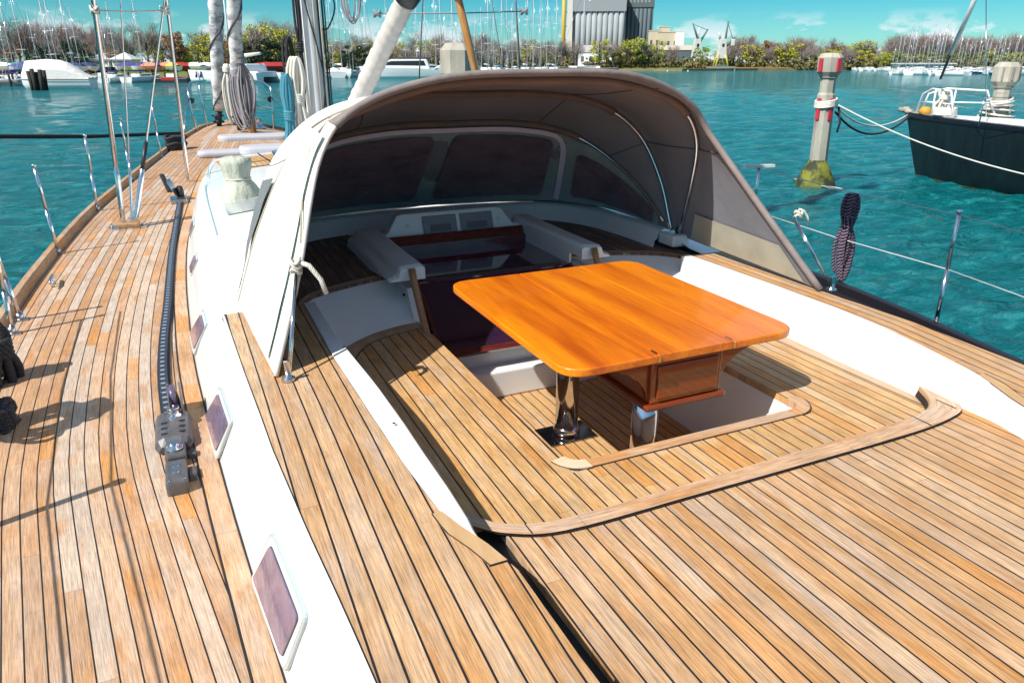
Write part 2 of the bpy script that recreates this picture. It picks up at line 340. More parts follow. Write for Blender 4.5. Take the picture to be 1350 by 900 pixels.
def ground_poly(cols, zt, name, mat, dback=4000, zb=-2.2):
    fr = []
    for u, d in cols:
        r, Y = ray(u, 85); k = d / Y; fr.append((r.x * k, r.y * k))
    bk = []
    for u, d in (cols[-1], cols[0]):
        r, Y = ray(u, 85); dd = dback if dback > 50 * 10 else d + dback; k = dd / Y; bk.append((r.x * k, r.y * k))
    if dback < 500:
        bk = []
        for u, d in reversed(cols): r, Y = ray(u, 85); k = (d + dback) / Y; bk.append((r.x * k, r.y * k))
    MB().prism(fr + bk, zb, zt).build(name, mat, kind='structure')
ground_poly([(-900, 175), (0, 175), (290, 172), (420, 260), (450, 360), (640, 400), (760, 400), (900, 385), (1000, 430), (1200, 455), (1500, 420), (2200, 380)], -.7, 'land', SOIL)
ground_poly([(140, 180), (290, 176)], -.35, 'grass_bank', GRASS, 40)
ground_poly([(770, 405), (905, 392)], -.3, 'grass_verge', GRASS, 30)
ground_poly([(935, 425), (1040, 436), (1190, 458)], -.2, 'sandy_bank', M('sandy_bank', (.42, .27, .10), .9, col2=(.28, .2, .08), vs=.1), 14)

# ------------------------------------------------------------------ own yacht: curves
TY = [-1.6, .5, 2, 3.5, 4.6, 5.4, 6.2, 7.3, 8.4, 9.2, 11.2, 14, 16.2, 18.2, 18.8, 19.05]
TX = [-.50, -.78, -1.0, -1.22, -1.25, -1.23, -1.19, -1.10, -1.0, -.90, -.57, -.12, .24, .66, .95, 1.24]
ZY, ZZ = [-2, 0, 2, 4, 7, 12, 20], [-.45, -.45, -.43, -.35, -.22, -.08, .04]
BY, BX = [-1.6, 0, 1.84, 2.96, 4.43, 5.9, 7, 8.3, 9.2, 10.4, 11.76, 12.35], [.32, .20, .07, -.01, -.08, -.07, -.03, .07, .16, .28, .45, .62]
def smooth(y, ys, xs):
    return sum(itp(y + k * .3, ys, xs) for k in (-1, 0, 1)) / 3 if ys[0] + .3 < y < ys[-1] - .5 else itp(y, ys, xs)
def cx(y): return 1.736 - .038 * max(0, y - 6)
def toe(y): return smooth(y, TY, TX)
def zd(y): return smooth(y, ZY, ZZ)
def xb(y): return smooth(y, BY, BX)
def mir(x, y): return 2 * cx(y) - x
def zroof(y): return itp(y, [3.7, 5, 7, 9, 11, 12.35], [.18, .24, .27, .22, .10, -.02])
def slope(y): return itp(y, [1, 2.2, 3.7, 8, 12.3], [.17, .17, .26, .34, .55])
Y_ = thing('sailing_yacht', 'large sailing yacht with caulked teak decks and white coachroof that fills the foreground', 'yacht', (1.736, 8, -1.75))
ys = [y * .25 for y in range(-6, 73)] + [18.2, 18.5, 18.8, 18.95, 19.05]
# side deck / foredeck sheet
NX = 24
for side, nm in ((0, 'side_deck'),):
    rows = []; uvs = []
    for y in ys:
        a, b_ = toe(y), mir(toe(y), y); row = []; ur = []
        crown = .10 * itp(y, [12.4, 15], [0, 1]); half = max(.05, (b_ - a) / 2); c = cx(y)
        for j in range(NX + 1):
            x = a + (b_ - a) * j / NX
            z = zd(y) + crown * max(0, 1 - ((x - c) / half) ** 2)
            row.append((x, y, z)); o = x - a; ur.append((o if x < c else (b_ - a) - (x - a) + .4, y))
        rows.append(row); uvs.append(ur)
    # cut the sheet under the cabin: only outside the coachroof and forward of it
    mbp = MB()
    P1 = [[], []]; P2 = [[], []]
    for r, u in zip(rows, uvs):
        y = r[0][1]
        if y <= 12.35:
            a = toe(y); e = xb(y) + .012
            pr = [(a + (e - a) * j / 8, y, zd(y)) for j in range(9)]; P1[0].append(pr); P1[1].append([(p[0] - a, y) for p in pr])
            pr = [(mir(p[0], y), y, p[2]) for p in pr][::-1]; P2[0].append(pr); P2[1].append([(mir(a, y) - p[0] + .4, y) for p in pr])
    mbp.grid(P1[0], P1[1]); mbp.build('side_deck', TEAKS, Y_)
    MB().grid(P2[0], P2[1]).build('side_deck', M('charcoal_side_deck', (.014, .011, .018), .6, col2=(.010, .009, .013), vs=5), Y_)  # starboard side deck drawn in one even charcoal tone
    fr = [(r, u) for r, u in zip(rows, uvs) if r[0][1] >= 12.25]
    MB().grid([r for r, u in fr], [u for r, u in fr]).build('foredeck', TEAKS, Y_)
# margin board beside the cabin (king plank) a hair above the deck
mb = MB(); rr = []; uu = []
for y in [k * .25 for k in range(-6, 50)]:
    x = xb(y); w = .085
    rr.append([(x - w, y, zd(y) + .003), (x + .012, y, zd(y) + .003)]); uu.append([(0, y), (w, y)])
mb.grid(rr, uu).build('margin_board', TEAKM, Y_)
for dx_, w in ((-.091, .007),):
    MB().grid([[(xb(y) + dx_ - w / 2, y, zd(y) + .004), (xb(y) + dx_ + w / 2, y, zd(y) + .004)] for y in [k * .25 for k in range(-6, 50)]]).build('caulk_seam', CAULK, Y_)
MB().grid([[(xb(y) - .004, y, zd(y) + .006), (xb(y) + .006, y, zd(y) + .006)] for y in [k * .25 for k in range(-6, 50)]]).build('caulk_seam', CAULK, Y_)
# hull and toe rails
def hullrow(y):
    a = toe(y); b_ = mir(a, y); c = cx(y); h = (b_ - a) / 2; row = []
    for t, z in ((1.0, zd(y) - .01), (1.005, zd(y) - .35), (.98, zd(y) - .8), (.93, -1.75), (.7, -2.2), (0, -2.5)):
        row.append((c - h * t, y, z))
    return row + [(2 * c - p[0], p[1], p[2]) for p in row[::-1][1:]]
HULL = M('navy_topsides', (.02, .025, .04), .2, coat=.6)
hr = [hullrow(y) for y in ys]
MB().grid(hr).build('hull', HULL, Y_)
tr = [[(-.50, -1.52, -.5), (3.97, -1.52, -.5)], [(-.5, -1.52, -2.3), (3.97, -1.52, -2.3)]]
MB().grid(tr).build('transom', HULL, Y_)
for sgn in (0, 1):
    rows = []; uvs = []
    for y in ys:
        a = toe(y)
        pr = [(a - .035, zd(y) - .03), (a - .035, zd(y) + .058), (a - .022, zd(y) + .07), (a + .022, zd(y) + .07), (a + .03, zd(y) + .06), (a + .034, zd(y) - .005)]
        q = [((p[0] if not sgn else mir(p[0], y)), y, p[1]) for p in pr]
        if y > 18.15:
            q = [(q[k][0] if not sgn else q[k][0], y, q[k][2]) for k in range(6)]
        rows.append(q); uvs.append([(k * .02, y) for k in range(6)])
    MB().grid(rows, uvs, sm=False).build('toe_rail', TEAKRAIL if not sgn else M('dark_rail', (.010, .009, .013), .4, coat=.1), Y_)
# cabin side and roof
rows = []
ycs = [y * .25 for y in range(-6, 50)] + [12.35]
def zc_(y): return itp(y, [-1.5, .5, 1.1, 1.55, 2.2, 2.5], [.075, .085, .095, .125, .172, .18])
OUTP = ([-1.5, -.6, .4, 1.22, 1.47, 1.75, 2.2, 2.9, 3.71], [.43, .34, .262, .216, .197, .172, .140, .118, .10])
SCARF = M('scarfed_teak', (.52, .335, .17), .6, col2=(.44, .27, .125), vs=14, stretch=(4, .6, 1))
OUTS = ([-1.5, .3, 1.0, 1.7, 2.1, 2.58, 2.9, 3.2, 3.71], [3.10, 3.20, 3.24, 3.215, 3.18, 3.145, 3.155, 3.20, 3.28])
def cabrow(y, s_=0):
    top = zc_(y) - .008 if y <= 3.7 else zroof(y) - .02
    z0 = zd(y) - .02; x0 = xb(y); sl_ = slope(y); zs = [z0 + (top - z0) * k / 5 for k in range(6)]
    if y <= 3.7:
        if s_: x1 = 3.472 - itp(y, OUTS[0], OUTS[1]) - .002; x0 = x1 - .06
        else: x1 = itp(y, OUTP[0], OUTP[1]) + .002
        return [(x0 + (x1 - x0) * (z - z0) / (top - z0) - .006 * math.sin(math.pi * (z - z0) / (top - z0)), y, z) for z in zs]
    return [(x0 + sl_ * (z - z0) + (.012 * math.sin(math.pi * (z - z0) / max(.01, top - z0)) * -1), y, z) for z in zs]
MB().grid([cabrow(y) for y in ycs]).build('cabin_side', WHITE, Y_)
MB().grid([[(mir(p[0], p[1]), p[1], p[2]) for p in cabrow(y, 1)] for y in ycs]).build('cabin_side', WHITE, Y_)
# sprayhood base line (half widths) used by ledge, roof and hood
C0 = [(0, 5.55, .30), (.5, 5.52, .30), (1.0, 5.36, .30), (1.25, 5.0, .30), (1.33, 4.55, .29), (1.34, 4.08, .27)]
C1 = [(0, 4.80, 1.0), (.45, 4.80, .99), (.83, 4.77, .925), (1.08, 4.62, .79), (1.26, 4.36, .56), (1.33, 4.1, .33)]
C2 = [(0, 4.35, 1.21), (.45, 4.35, 1.20), (.88, 4.33, 1.13), (1.18, 4.27, .93), (1.31, 4.15, .62), (1.36, 4.04, .27)]
C3 = [(0, 3.5, 1.30), (.48, 3.5, 1.285), (.9, 3.5, 1.17), (1.14, 3.58, .95), (1.3, 3.8, .6), (1.39, 4.0, .24)]
C4 = [(0, 3.38, 1.315), (.52, 3.39, 1.295), (.90, 3.42, 1.16), (1.08, 3.40, .96), (1.25, 3.08, .56), (1.40, 2.76, .19)]
def full(C, n):    # port to starboard
    P = [(1.736 - p[0], p[1], p[2]) for p in C[::-1]] + [(1.736 + p[0], p[1], p[2]) for p in C[1:]]
    return cr_curve(P, n)
def inner_half(y):
    return itp(-y, [-5.55, -5.52, -5.36, -5.0, -4.55, -4.08, -3.7], [0, .5, 1.0, 1.25, 1.33, 1.34, 1.34])
def roofrow(y, sgn):
    z = zroof(y) if y > 3.7 else .18
    e = cabrow(y)[-1]; c = cx(y)
    ih = inner_half(y) if y < 5.55 else 0
    x0 = e[0]; x1 = c - ih
    pr = [(x0, e[2]), (x0 + .02, z + .005), (x0 + .06, z + .02)] if y > 3.95 else [(x0, e[2]), (x0 + .01, z + .0), (x0 + .03, z + .002)]
    xs0 = pr[-1][0]
    for k in range(1, 11):
        x = xs0 + (x1 - xs0) * k / 10; t = (x - xs0) / max(.3, c - xs0)
        cr_ = (.02 + .11 * (1 - (1 - t) ** 2)) if y > 3.95 else .004
        pr.append((x, z + cr_ * itp(y, [3.7, 4.4, 10, 12.35], [.3, 1, 1, .3])))
    row = [(p[0], y, p[1]) for p in pr]
    return row if not sgn else [(mir(p[0], y), y, p[2]) for p in row]
yr = [3.705, 3.85, 4.0, 4.2, 4.4, 4.6, 4.8, 5.0, 5.15, 5.3, 5.4, 5.5, 5.54, 5.6] + [5.75 + .25 * k for k in range(27)] + [12.35]
for sgn in (0, 1):
    rows = [roofrow(y, sgn) for y in yr]
    last = rows[-1]; rows.append([(p[0], 12.55, zd(12.5) + .01) for p in last])
    MB().grid(rows).build('coachroof', WHITE, Y_)

# coaming decks (teak topped) with white capping; they step down a little towards the stern
def uvxy(p): return (p[0], p[1])
def tk(poly, z0, z1, name, mat, parent=Y_, uvf=uvxy, **k): return MB().prism(poly, z0, z1).build(name, mat, parent, uvf=uvf, **k)
INP = ([-1.5, 1.0, 1.40, 1.52, 1.58, 1.64, 1.72, 2.0, 2.31, 2.94, 3.71], [.70, .675, .66, .625, .60, .575, .548, .520, .505, .49, .50])
INS = ([-1.5, 1.0, 1.40, 1.52, 1.58, 1.64, 1.72, 2.0, 2.31, 2.94, 3.71], [2.76, 2.80, 2.815, 2.85, 2.875, 2.90, 2.925, 2.945, 2.955, 2.965, 2.96])
for s_ in (0, 1):
    oy, ox = OUTP if not s_ else OUTS; iy, ix = INP if not s_ else INS
    yy_ = sorted(set([-1.5, -.9, -.3] + [.1 * k for k in range(1, 37)] + [1.52, 1.58, 1.64, 1.72, 3.71]))
    g = .010 if not s_ else -.004
    rt = []; ru = []; ra = []
    for y in yy_:
        a, b_ = itp(y, oy, ox) + g, itp(y, iy, ix) - (.003 if not s_ else -.003); z = zc_(y)
        xs_ = [a + (b_ - a) * k / 6 for k in range(7)]
        rt.append([(x, y, z + .002) for x in xs_]); ru.append([(x, y) for x in xs_])
        a2 = itp(y, oy, ox); b2 = itp(y, iy, ix) - (.001 if not s_ else -.001); ra.append([(a2, y, z - .30), (a2, y, z - .003), (b2, y, z - .003), (b2, y, z - .20)])
    MB().grid(ra, sm=False).build('coaming', WHITE, Y_)
    MB().grid(rt, ru, sm=False).build('coaming_deck', TEAK, Y_)
    MB().grid([[(itp(y, oy, ox) + g * .9, y, zc_(y) + .003), (itp(y, oy, ox) + g * .9 + (.004 if not s_ else -.004), y, zc_(y) + .003)] for y in yy_]).build('caulk_seam', CAULK, Y_)
    # pale scarf piece let into the deck at the aft end of the capping
    rows = []; us = []
    for y in [1.44 + .02 * k for k in range(14)]:
        b_ = itp(y, iy, ix); w = itp(y, [1.44, 1.52, 1.6, 1.70], [.056, .058, .058, .035])
        q = [b_ - w * (1 if not s_ else -1), b_ - (.002 if not s_ else -.002)]; rows.append([(x, y, zc_(y) + .0045) for x in q]); us.append([(x, y) for x in q])
    MB().grid(rows, us, sm=False).build('scarf_piece', SCARF, Y_)
    MB().grid([[(r_[0][0], r_[0][1], r_[0][2] + .001), (r_[0][0] + .004, r_[0][1], r_[0][2] + .001)] for r_ in rows]).build('caulk_seam', CAULK, Y_)
    MB().box((min(rows[0][0][0], rows[0][1][0]), 1.437, zc_(1.44)), (max(rows[0][0][0], rows[0][1][0]), 1.441, zc_(1.44) + .0062)).build('caulk_seam', CAULK, Y_)
    # white capping with the inner coaming wall
    cap = [(3.71, .56), (3.1, .56), (2.58, .585), (2.03, .60), (1.8, .61), (1.58, .613), (1.50, .634), (1.40, .664), (1.0, .678), (-1.5, .702)]
    rr_ = []
    for y in sorted(set(yy_)):
        xi = itp(y, [c[0] for c in cap[::-1]], [c[1] for c in cap[::-1]]); xo = itp(y, INP[0], INP[1]) + .0005; z = zc_(y) + (.008 if y > 1.6 else -.002); xi = xi if y > 1.55 else xo - .001; z = z if y > 1.55 else z - .012; xo = xo if y > 1.55 else xo - .006
        f = (lambda x: x) if not s_ else (lambda x: 3.472 - x)
        rr_.append([(f(xo), y, z - .02), (f(xo), y, z - .002), (f(xo + .004), y, z), (f(max(xi - .006, xo + .004)), y, z), (f(xi), y, z - .006), (f(xi + .004), y, -.13)])
    MB().grid(rr_, sm=False).build('coaming_cap', WHITE, Y_)
# aft deck and the bowed lip
lipf = cr_curve([(.68, 1.84, 0), (.76, 1.735, 0), (.94, 1.68, 0), (1.41, 1.68, 0), (1.9, 1.69, 0), (2.45, 1.70, 0), (2.66, 1.725, 0), (2.78, 1.79, 0), (2.86, 1.90, 0)], 50)
lipb = cr_curve([(.66, 1.78, 0), (.76, 1.685, 0), (.94, 1.625, 0), (1.41, 1.62, 0), (1.9, 1.618, 0), (2.45, 1.62, 0), (2.72, 1.645, 0), (2.85, 1.70, 0), (2.90, 1.86, 0)], 50)
MB().box((.60, -1.5, -.034), (.80, 1.78, -.028)).build('deck_groove', CAULK, Y_)
AD = [(.785, -1.5), (.762, 1.0), (.752, 1.45), (.752, 1.69)] + [(p.x, p.y) for p in lipb if p.x > .77] + [(2.885, 1.5), (2.775, 1.0), (2.75, -1.5)]
tk(AD, -.03, 0.0, 'aft_deck', TEAK)
MB().box((.58, -1.5, -.16), (2.9, 1.7, -.035)).build('deck_core', WHITE2, Y_)
mb = MB(); n = len(lipf)
top = [[(p.x, p.y, .012) for p in lipb], [(p.x, p.y, .016) for p in lipf], [(p.x, p.y + .004, .010) for p in lipf], [(p.x, p.y + .004, -.05) for p in lipf]]
L_ = [0]
for i in range(1, n): L_.append(L_[-1] + (lipf[i] - lipf[i - 1]).length)
mb.grid(top, [[(k * .05, L_[i]) for i in range(n)] for k in range(4)], sm=False).build('deck_lip', TEAKM, Y_)
MB().grid([[(p.x, p.y, .006) for p in lipb], [(p.x, p.y - .004, .006) for p in lipb]]).build('caulk_seam', CAULK, Y_)
MB().grid([[(p.x, p.y + .003, .0) for p in lipf], [(p.x, p.y + .013, -.0345) for p in lipf]]).build('caulk_seam', CAULK, Y_)
# joints across the lip
for i in (9, 33, 42):
    a, b_ = lipb[i], lipf[i]; MB().obox(((a.x + b_.x) / 2, (a.y + b_.y) / 2, .0165), (.0015, 0, 0), (0, (b_.y - a.y) / 2, 0), (0, 0, .001)).build('lip_joint', CAULK, Y_)

# ------------------------------------------------------------------ cockpit
WX0, WX1, WY0, WY1, FZ = 1.15, 2.32, 2.03, 3.56, -.50
SZ = -.04
P_seat = [(.60, 1.66), (WX0, 1.66), (WX0, 3.50), (1.14, 3.78), (.56, 3.62)]
tk(P_seat, SZ - .03, SZ, 'side_seat', TEAKW)
tk([(3.472 - p[0], p[1]) for p in P_seat], SZ - .03, SZ, 'side_seat', TEAKW)
tk([(WX0 + .0005, 1.66), (WX1 - .0005, 1.66), (WX1 - .0005, WY0 - .045), (WX0 + .0005, WY0 - .045)], SZ - .03, SZ, 'aft_seat', TEAKW)
mg = [(WX0 + .0, WY0 - .045), (WX1 + .02, WY0 - .045), (WX1 + .02, WY0 + .012), (WX0 + .0, WY0 + .012)]
tk([(WX0 + .07, WY0 - .04), (WX1 - .06, WY0 - .04), (WX1 - .06, WY0 + .012), (WX0 + .07, WY0 + .012)], SZ - .035, SZ + .004, 'seat_edge_board', TEAKM, uvf=lambda p: (p[1], p[0]))
# rounded corner pieces
def arc(cx_, cy_, r, a0, a1, n=9): return [(cx_ + r * math.cos(R(a0 + (a1 - a0) * k / n)), cy_ + r * math.sin(R(a0 + (a1 - a0) * k / n))) for k in range(n + 1)]
c_port = arc(WX0 + .085, WY0 + .075, .118, 190, 270) + arc(WX0 + .085, WY0 + .075, .062, 270, 190)
tk(c_port, SZ - .03, SZ + .006, 'corner_piece', PALE)
c_stb = arc(WX1 - .06, WY0 + .075, .118, 270, 380) + arc(WX1 - .06, WY0 + .075, .062, 380, 270)
tk(c_stb, SZ - .03, SZ + .006, 'corner_piece', TEAKM)
sm_ = MB()
for a in (arc(WX0 + .085, WY0 + .075, .121, 190, 270), arc(WX1 - .06, WY0 + .075, .121, 270, 380)):
    b_ = [(p[0] + (0), p[1]) for p in a]
    cxx = WX0 + .085 if a[0][0] < 1.7 else WX1 - .06
    sm_.grid([[(p[0], p[1], SZ + .0025) for p in a], [((p[0] - cxx) * 1.04 + cxx, (p[1] - WY0 - .075) * 1.04 + WY0 + .075, SZ + .0025) for p in a]])
sm_.box((WX0 + .07, WY0 - .046, SZ + .0012), (WX1 - .06, WY0 - .041, SZ + .002))
sm_.build('caulk_seam', CAULK, Y_)
# margin seam along the port coaming on the seat
# well walls, floor
MB().box((WX0 - .03, WY0 - .03, FZ), (WX0, 3.62, SZ - .031)).build('well_wall', WHITE2, Y_)
MB().box((WX1, WY0 - .03, FZ), (WX1 + .03, 3.62, SZ - .031)).build('well_wall', WHITE2, Y_)
MB().box((WX0, WY0 - .03, FZ), (WX1, WY0, SZ - .036)).build('well_wall', WHITE2, Y_)
tk([(WX0 - .02, WY0 - .02), (WX1 + .02, WY0 - .02), (WX1 + .02, 3.62), (WX0 - .02, 3.62)], FZ - .02, FZ, 'cockpit_floor', TEAKW)
# bridge step below the companionway
MB().box((WX0, 3.56, FZ), (WX1, 3.72, -.33)).build('bridge_step', WHITE2, Y_, bevel=.012)
MB().box((WX0, 3.68, -.40), (WX1, 3.80, -.205)).build('bridge_step', WHITE2, Y_, bevel=.012)
# bulkheads and raised platforms either side of the companionway
SHADETEAK = teak_mat('shaded_teak_platform', off=.03, ends=0.0, seam=.09, cols=[(.0, (.16, .10, .085)), (.5, (.19, .12, .10)), (1.0, (.14, .085, .07))])  # darker teak: shade under the hood put into the platform colour
for s_ in (0, 1):
    f = (lambda p: Vector(p)) if not s_ else (lambda p: Vector((3.472 - p[0], p[1], p[2])))
    lo = cr_curve([(.56, 3.30, SZ - .01), (.60, 3.44, SZ - .01), (.69, 3.57, SZ - .01), (.86, 3.70, SZ - .01), (1.05, 3.77, SZ - .01), (1.17, 3.79, SZ - .01)], 16)
    hi = cr_curve([(.48, 3.70, .145), (.50, 3.80, .145), (.60, 3.94, .145), (.82, 4.06, .145), (1.05, 4.14, .145), (1.17, 4.17, .145)], 16)
    MB().grid([[f(p) for p in lo], [f(p.lerp(q, .5) + Vector((0, -.012, 0))) for p, q in zip(lo, hi)], [f(p) for p in hi]]).build('bulkhead', WHITE2, Y_)
    sb_ = [Vector((.66, 1.80, 0)), Vector((.66, 2.6, 0)), Vector((.66, 3.3, 0)), Vector((.70, 3.43, 0)), Vector((.78, 3.55, 0)), Vector((.90, 3.63, 0)), Vector((1.14, 3.70, 0))]
    sb_ = cr_curve(sb_, 40)
    MB().grid([[f((p.x - .003, p.y + .003, SZ + .0015)) for p in sb_], [f((p.x + .003, p.y - .002, SZ + .0015)) for p in sb_]], sm=False).build('caulk_seam', CAULK, Y_)
    bo = cr_curve([(.60, 1.75, 0), (.60, 2.6, 0), (.56, 3.3, 0), (.62, 3.52, 0), (.72, 3.64, 0), (.90, 3.76, 0), (1.14, 3.80, 0)], 40)
    MB().grid([[f((p.x, p.y, SZ + .001)) for p in sb_], [f((p.x, p.y, SZ + .001)) for p in bo]], [[(0, i * .05) for i in range(40)], [(.06, i * .05) for i in range(40)]]).build('seat_border', TEAKM, Y_)
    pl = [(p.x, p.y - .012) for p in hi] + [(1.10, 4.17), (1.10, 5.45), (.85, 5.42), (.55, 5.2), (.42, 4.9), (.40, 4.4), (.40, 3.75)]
    tk([tuple(f((p[0], p[1], 0)))[:2] for p in pl], .14, .158, 'raised_platform', SHADETEAK)
    # dark edge board round the platform front
    eb = MB().grid([[f((p.x, p.y - .014, .161)) for p in hi], [f((p.x, p.y + .05, .161)) for p in hi]], [[(0, i * .05) for i in range(16)], [(.06, i * .05) for i in range(16)]])
    eb.build('platform_edge', TEAKM, Y_)
    MB().grid([[f((p.x, p.y + .05, .162)) for p in hi], [f((p.x, p.y + .057, .162)) for p in hi]]).build('caulk_seam', CAULK, Y_)
    # arms along the hatch garage with grab rail
    prof = [(1.00, .16), (1.015, .215), (1.055, .228), (1.07, .272), (1.195, .282), (1.213, .27), (1.213, .19)]
    MB().plate([f((1.198, 4.04, .09)), f((1.198, 4.95, .09)), f((1.198, 4.95, .22)), f((1.198, 4.04, .20))], (1 if not s_ else -1, 0, 0), .014).build('garage_side', WHITE2, Y_)
    rows = []
    for y, dz, dxx in ((3.87, -.012, 0), (3.9, 0, 0), (4.3, 0, 0), (4.95, .01, 0)):
        rows.append([f((p[0] + (.004 if y < 3.9 else 0), y, (p[1] if y > 4.1 else max(p[1], .205)) + dz)) for p in prof])
    am = MB().grid(rows, sm=False); o = len(am.v); am.v += [tuple(p) for p in rows[0]]; am.face(range(o, o + len(prof)))
    am.build('hatch_arm', WHITE2, Y_, bevel=.01)
    # sloping cheek beside the wash board
    ck = [(1.12, 3.60, -.33), (1.12, 3.93, .13), (1.12, 4.3, .13), (1.12, 4.3, -.33)]
    mb = MB(); n0 = [f(p) for p in ck]; mb.plate(n0, (1 if not s_ else -1, 0, 0), .075); mb.build('companionway_cheek', WHITE2, Y_)
    MB().tube([f((1.135, 3.86, .262)), f((1.135, 3.83, .20)), f((1.135, 3.58, -.12)), f((1.135, 3.56, -.17))], .021, 10).build('grab_rail', M('varnished_grab_rail', (.42, .21, .09), .35, col2=(.30, .15, .07), vs=25, stretch=(1, 1, 4)), Y_)
    MB().tube([f((1.10, 3.93, .095)), f((1.10, 3.925, .094))], .009, 10).build('screw_hole', BLACK, Y_)
# front ledge under the windscreen: coaming that follows the sprayhood base line
out = full([(p[0] - .0, p[1] + .0, p[2]) for p in C0], 61)
def insetrow(dn, z):
    r_ = []
    for i, p in enumerate(out):
        a = out[max(i - 1, 0)]; b_ = out[min(i + 1, len(out) - 1)]; t = (b_ - a); nrm = Vector((t.y, -t.x, 0)).normalized()
        r_.append((p.x + nrm.x * dn, p.y + nrm.y * dn, z))
    return r_
MB().grid([insetrow(.13, .145), insetrow(.12, .205), insetrow(.10, .215), insetrow(.09, .262), insetrow(.055, .278), insetrow(-.05, .284)]).build('windscreen_ledge', WHITE2, Y_)
# instrument console across the front of the companionway
mb = MB(); prf = [(1.20, .18), (1.20, .245), (1.26, .255), (1.34, .365), (1.38, .375), (2.09, .375), (2.13, .365), (2.21, .255), (2.27, .245), (2.27, .18)]
n0 = [(x, 4.80 + (z - .18) * .35, z) for x, z in prf]; mb.plate(n0, (0, 1, .0), .09)
con = mb.build('instrument_console', WHITE2, Y_, bevel=.008)
GREYP = M('grey_instrument_plastic', (.23, .23, .26), .4, col2=(.20, .20, .23), vs=30)
for x in (1.52, 1.80):
    q = [(x, 4.80 + .035 * .35 - .004, .215), (x + .25, 4.80 + .035 * .35 - .004, .215), (x + .25, 4.80 + .17 * .35 - .004, .35), (x, 4.80 + .17 * .35 - .004, .35)]
    d = MB().plate(q, (0, -1, .35), .010).build('instrument_display', GREYP, Y_, bevel=.006)
    q2 = [(p[0] + (.05 if p[0] == x else -.05), p[1] - .011, p[2] + (.04 if p[2] < .3 else -.04)) for p in q]
    MB().plate(q2, (0, -1, .35), .004).build('cover_recess', M('grey_cover', (.17, .17, .20), .5), d, bevel=.003)
for x in (1.42, 2.11):
    c = Vector((x - .012, 4.8 + .075, .275 + .012)); MB().tube([c, c + Vector((0, -.03, .008))], .026, 20).build('push_button', M('teal_button', (.04, .12, .13), .3), Y_)
    MB().tube([c + Vector((0, -.028, .006)), c + Vector((0, -.036, .009))], .016, 16).build('button_face', M('pale_button', (.6, .65, .62), .3), Y_)
# companionway: varnished frames, sliding hatch, tinted wash board
MAHO = M('varnished_mahogany', (.13, .020, .016), .15, coat=1.0, col2=(.07, .011, .011), vs=12, stretch=(1, 6, 1))
TINT = M('tinted_acrylic', (.034, .012, .036), .05, coat=1.0, col2=(.022, .009, .028), vs=4)
TINT2 = M('tinted_hatch_acrylic', (.085, .012, .06), .06, coat=1.0, col2=(.05, .01, .045), vs=3, bump=.03, bs=4)
MB().plate([(1.20, 4.74, .175), (2.27, 4.74, .175), (2.27, 4.78, .235), (1.20, 4.78, .235)], (0, -.8, .6), .02).build('hatch_frame', MAHO, Y_, bevel=.004)
MB().box((1.215, 4.70, .10), (2.257, 4.74, .19)).build('hatch_frame', MAHO, Y_, bevel=.004)
MB().plate([(1.215, 4.03, .115), (2.257, 4.03, .115), (2.257, 4.70, .125), (1.215, 4.70, .125)], (0, 0, 1), .012).build('sliding_hatch', TINT2, Y_)
MB().plate([(1.225, 3.63, -.205), (2.247, 3.63, -.205), (2.247, 4.05, .112), (1.225, 4.05, .112)], (0, -.6, .8), .012).build('wash_board', TINT, Y_)
mb = MB()
for x in (1.205, 2.245): mb.plate([(x, 3.60, -.215), (x + .022, 3.60, -.215), (x + .022, 4.04, .118), (x, 4.04, .118)], (0, -.6, .8), .026)
mb.plate([(1.205, 3.605, -.222), (2.267, 3.605, -.222), (2.267, 3.64, -.20), (1.205, 3.64, -.20)], (0, -.6, .8), .03)
mb.build('wash_board_frame', MAHO, Y_, bevel=.004)
mb = MB(); mb.box((1.25, 4.04, .119), (2.2, 4.06, .142)); mb.build('hatch_handle_strip', BLACK, Y_)

# ------------------------------------------------------------------ portlights in the cabin side
GLASS = None
def port_glass():
    m, nt, b = newmat('portlight_glass'); L = nt.links
    g = nd(nt, 'ShaderNodeTexCoord'); n = nd(nt, 'ShaderNodeTexNoise', i_Scale=5.0, i_Detail=3.0, i_Distortion=2.2); L.new(g.outputs['Object'], n.inputs[0])
    L.new(mixc(nt, n.outputs[0], (.07, .045, .10), (.30, .23, .36)), b.inputs['Base Color']); b.inputs['Metallic'].default_value = 0; b.inputs['Roughness'].default_value = .12; b.inputs['Specular IOR Level'].default_value = .3; b.inputs['Coat Weight'].default_value = .2
    bp = nd(nt, 'ShaderNodeBump', i_0=.12, i_1=.02); L.new(n.outputs[0], bp.inputs['Height']); L.new(bp.outputs[0], b.inputs['Normal'])
    return m
GLASS = port_glass()
FRM = M('portlight_frame', (.42, .50, .51), .3, col2=(.39, .47, .48), vs=10, coat=.3)
GASK = M('rubber_gasket', (.05, .05, .06), .5)
def cabpt(y, z, o=0):
    x = xb(y) + slope(y) * (z - zd(y) + .02) - .010
    return Vector((x - o, y, z + o * .25))
def rpoly(c, r, n=5):    # rounded polygon in (y,z)
    out_ = []; m = len(c)
    for i in range(m):
        p = Vector(c[i]); a = (Vector(c[i - 1]) - p); b_ = (Vector(c[(i + 1) % m]) - p); rr_ = min(r, a.length * .4, b_.length * .4)
        s = p + a.normalized() * rr_; e = p + b_.normalized() * rr_
        for k in range(n + 1):
            t = k / n; out_.append((1 - t) ** 2 * s + 2 * t * (1 - t) * p + t * t * e)
    return out_
def grow(c, g):
    m = Vector((sum(p[0] for p in c) / 4, sum(p[1] for p in c) / 4)); r_ = []
    for p in c:
        d = Vector(p) - m; r_.append(m + Vector((d.x * (1 + g / .26), d.y * (1 + g / .15))))
    return r_
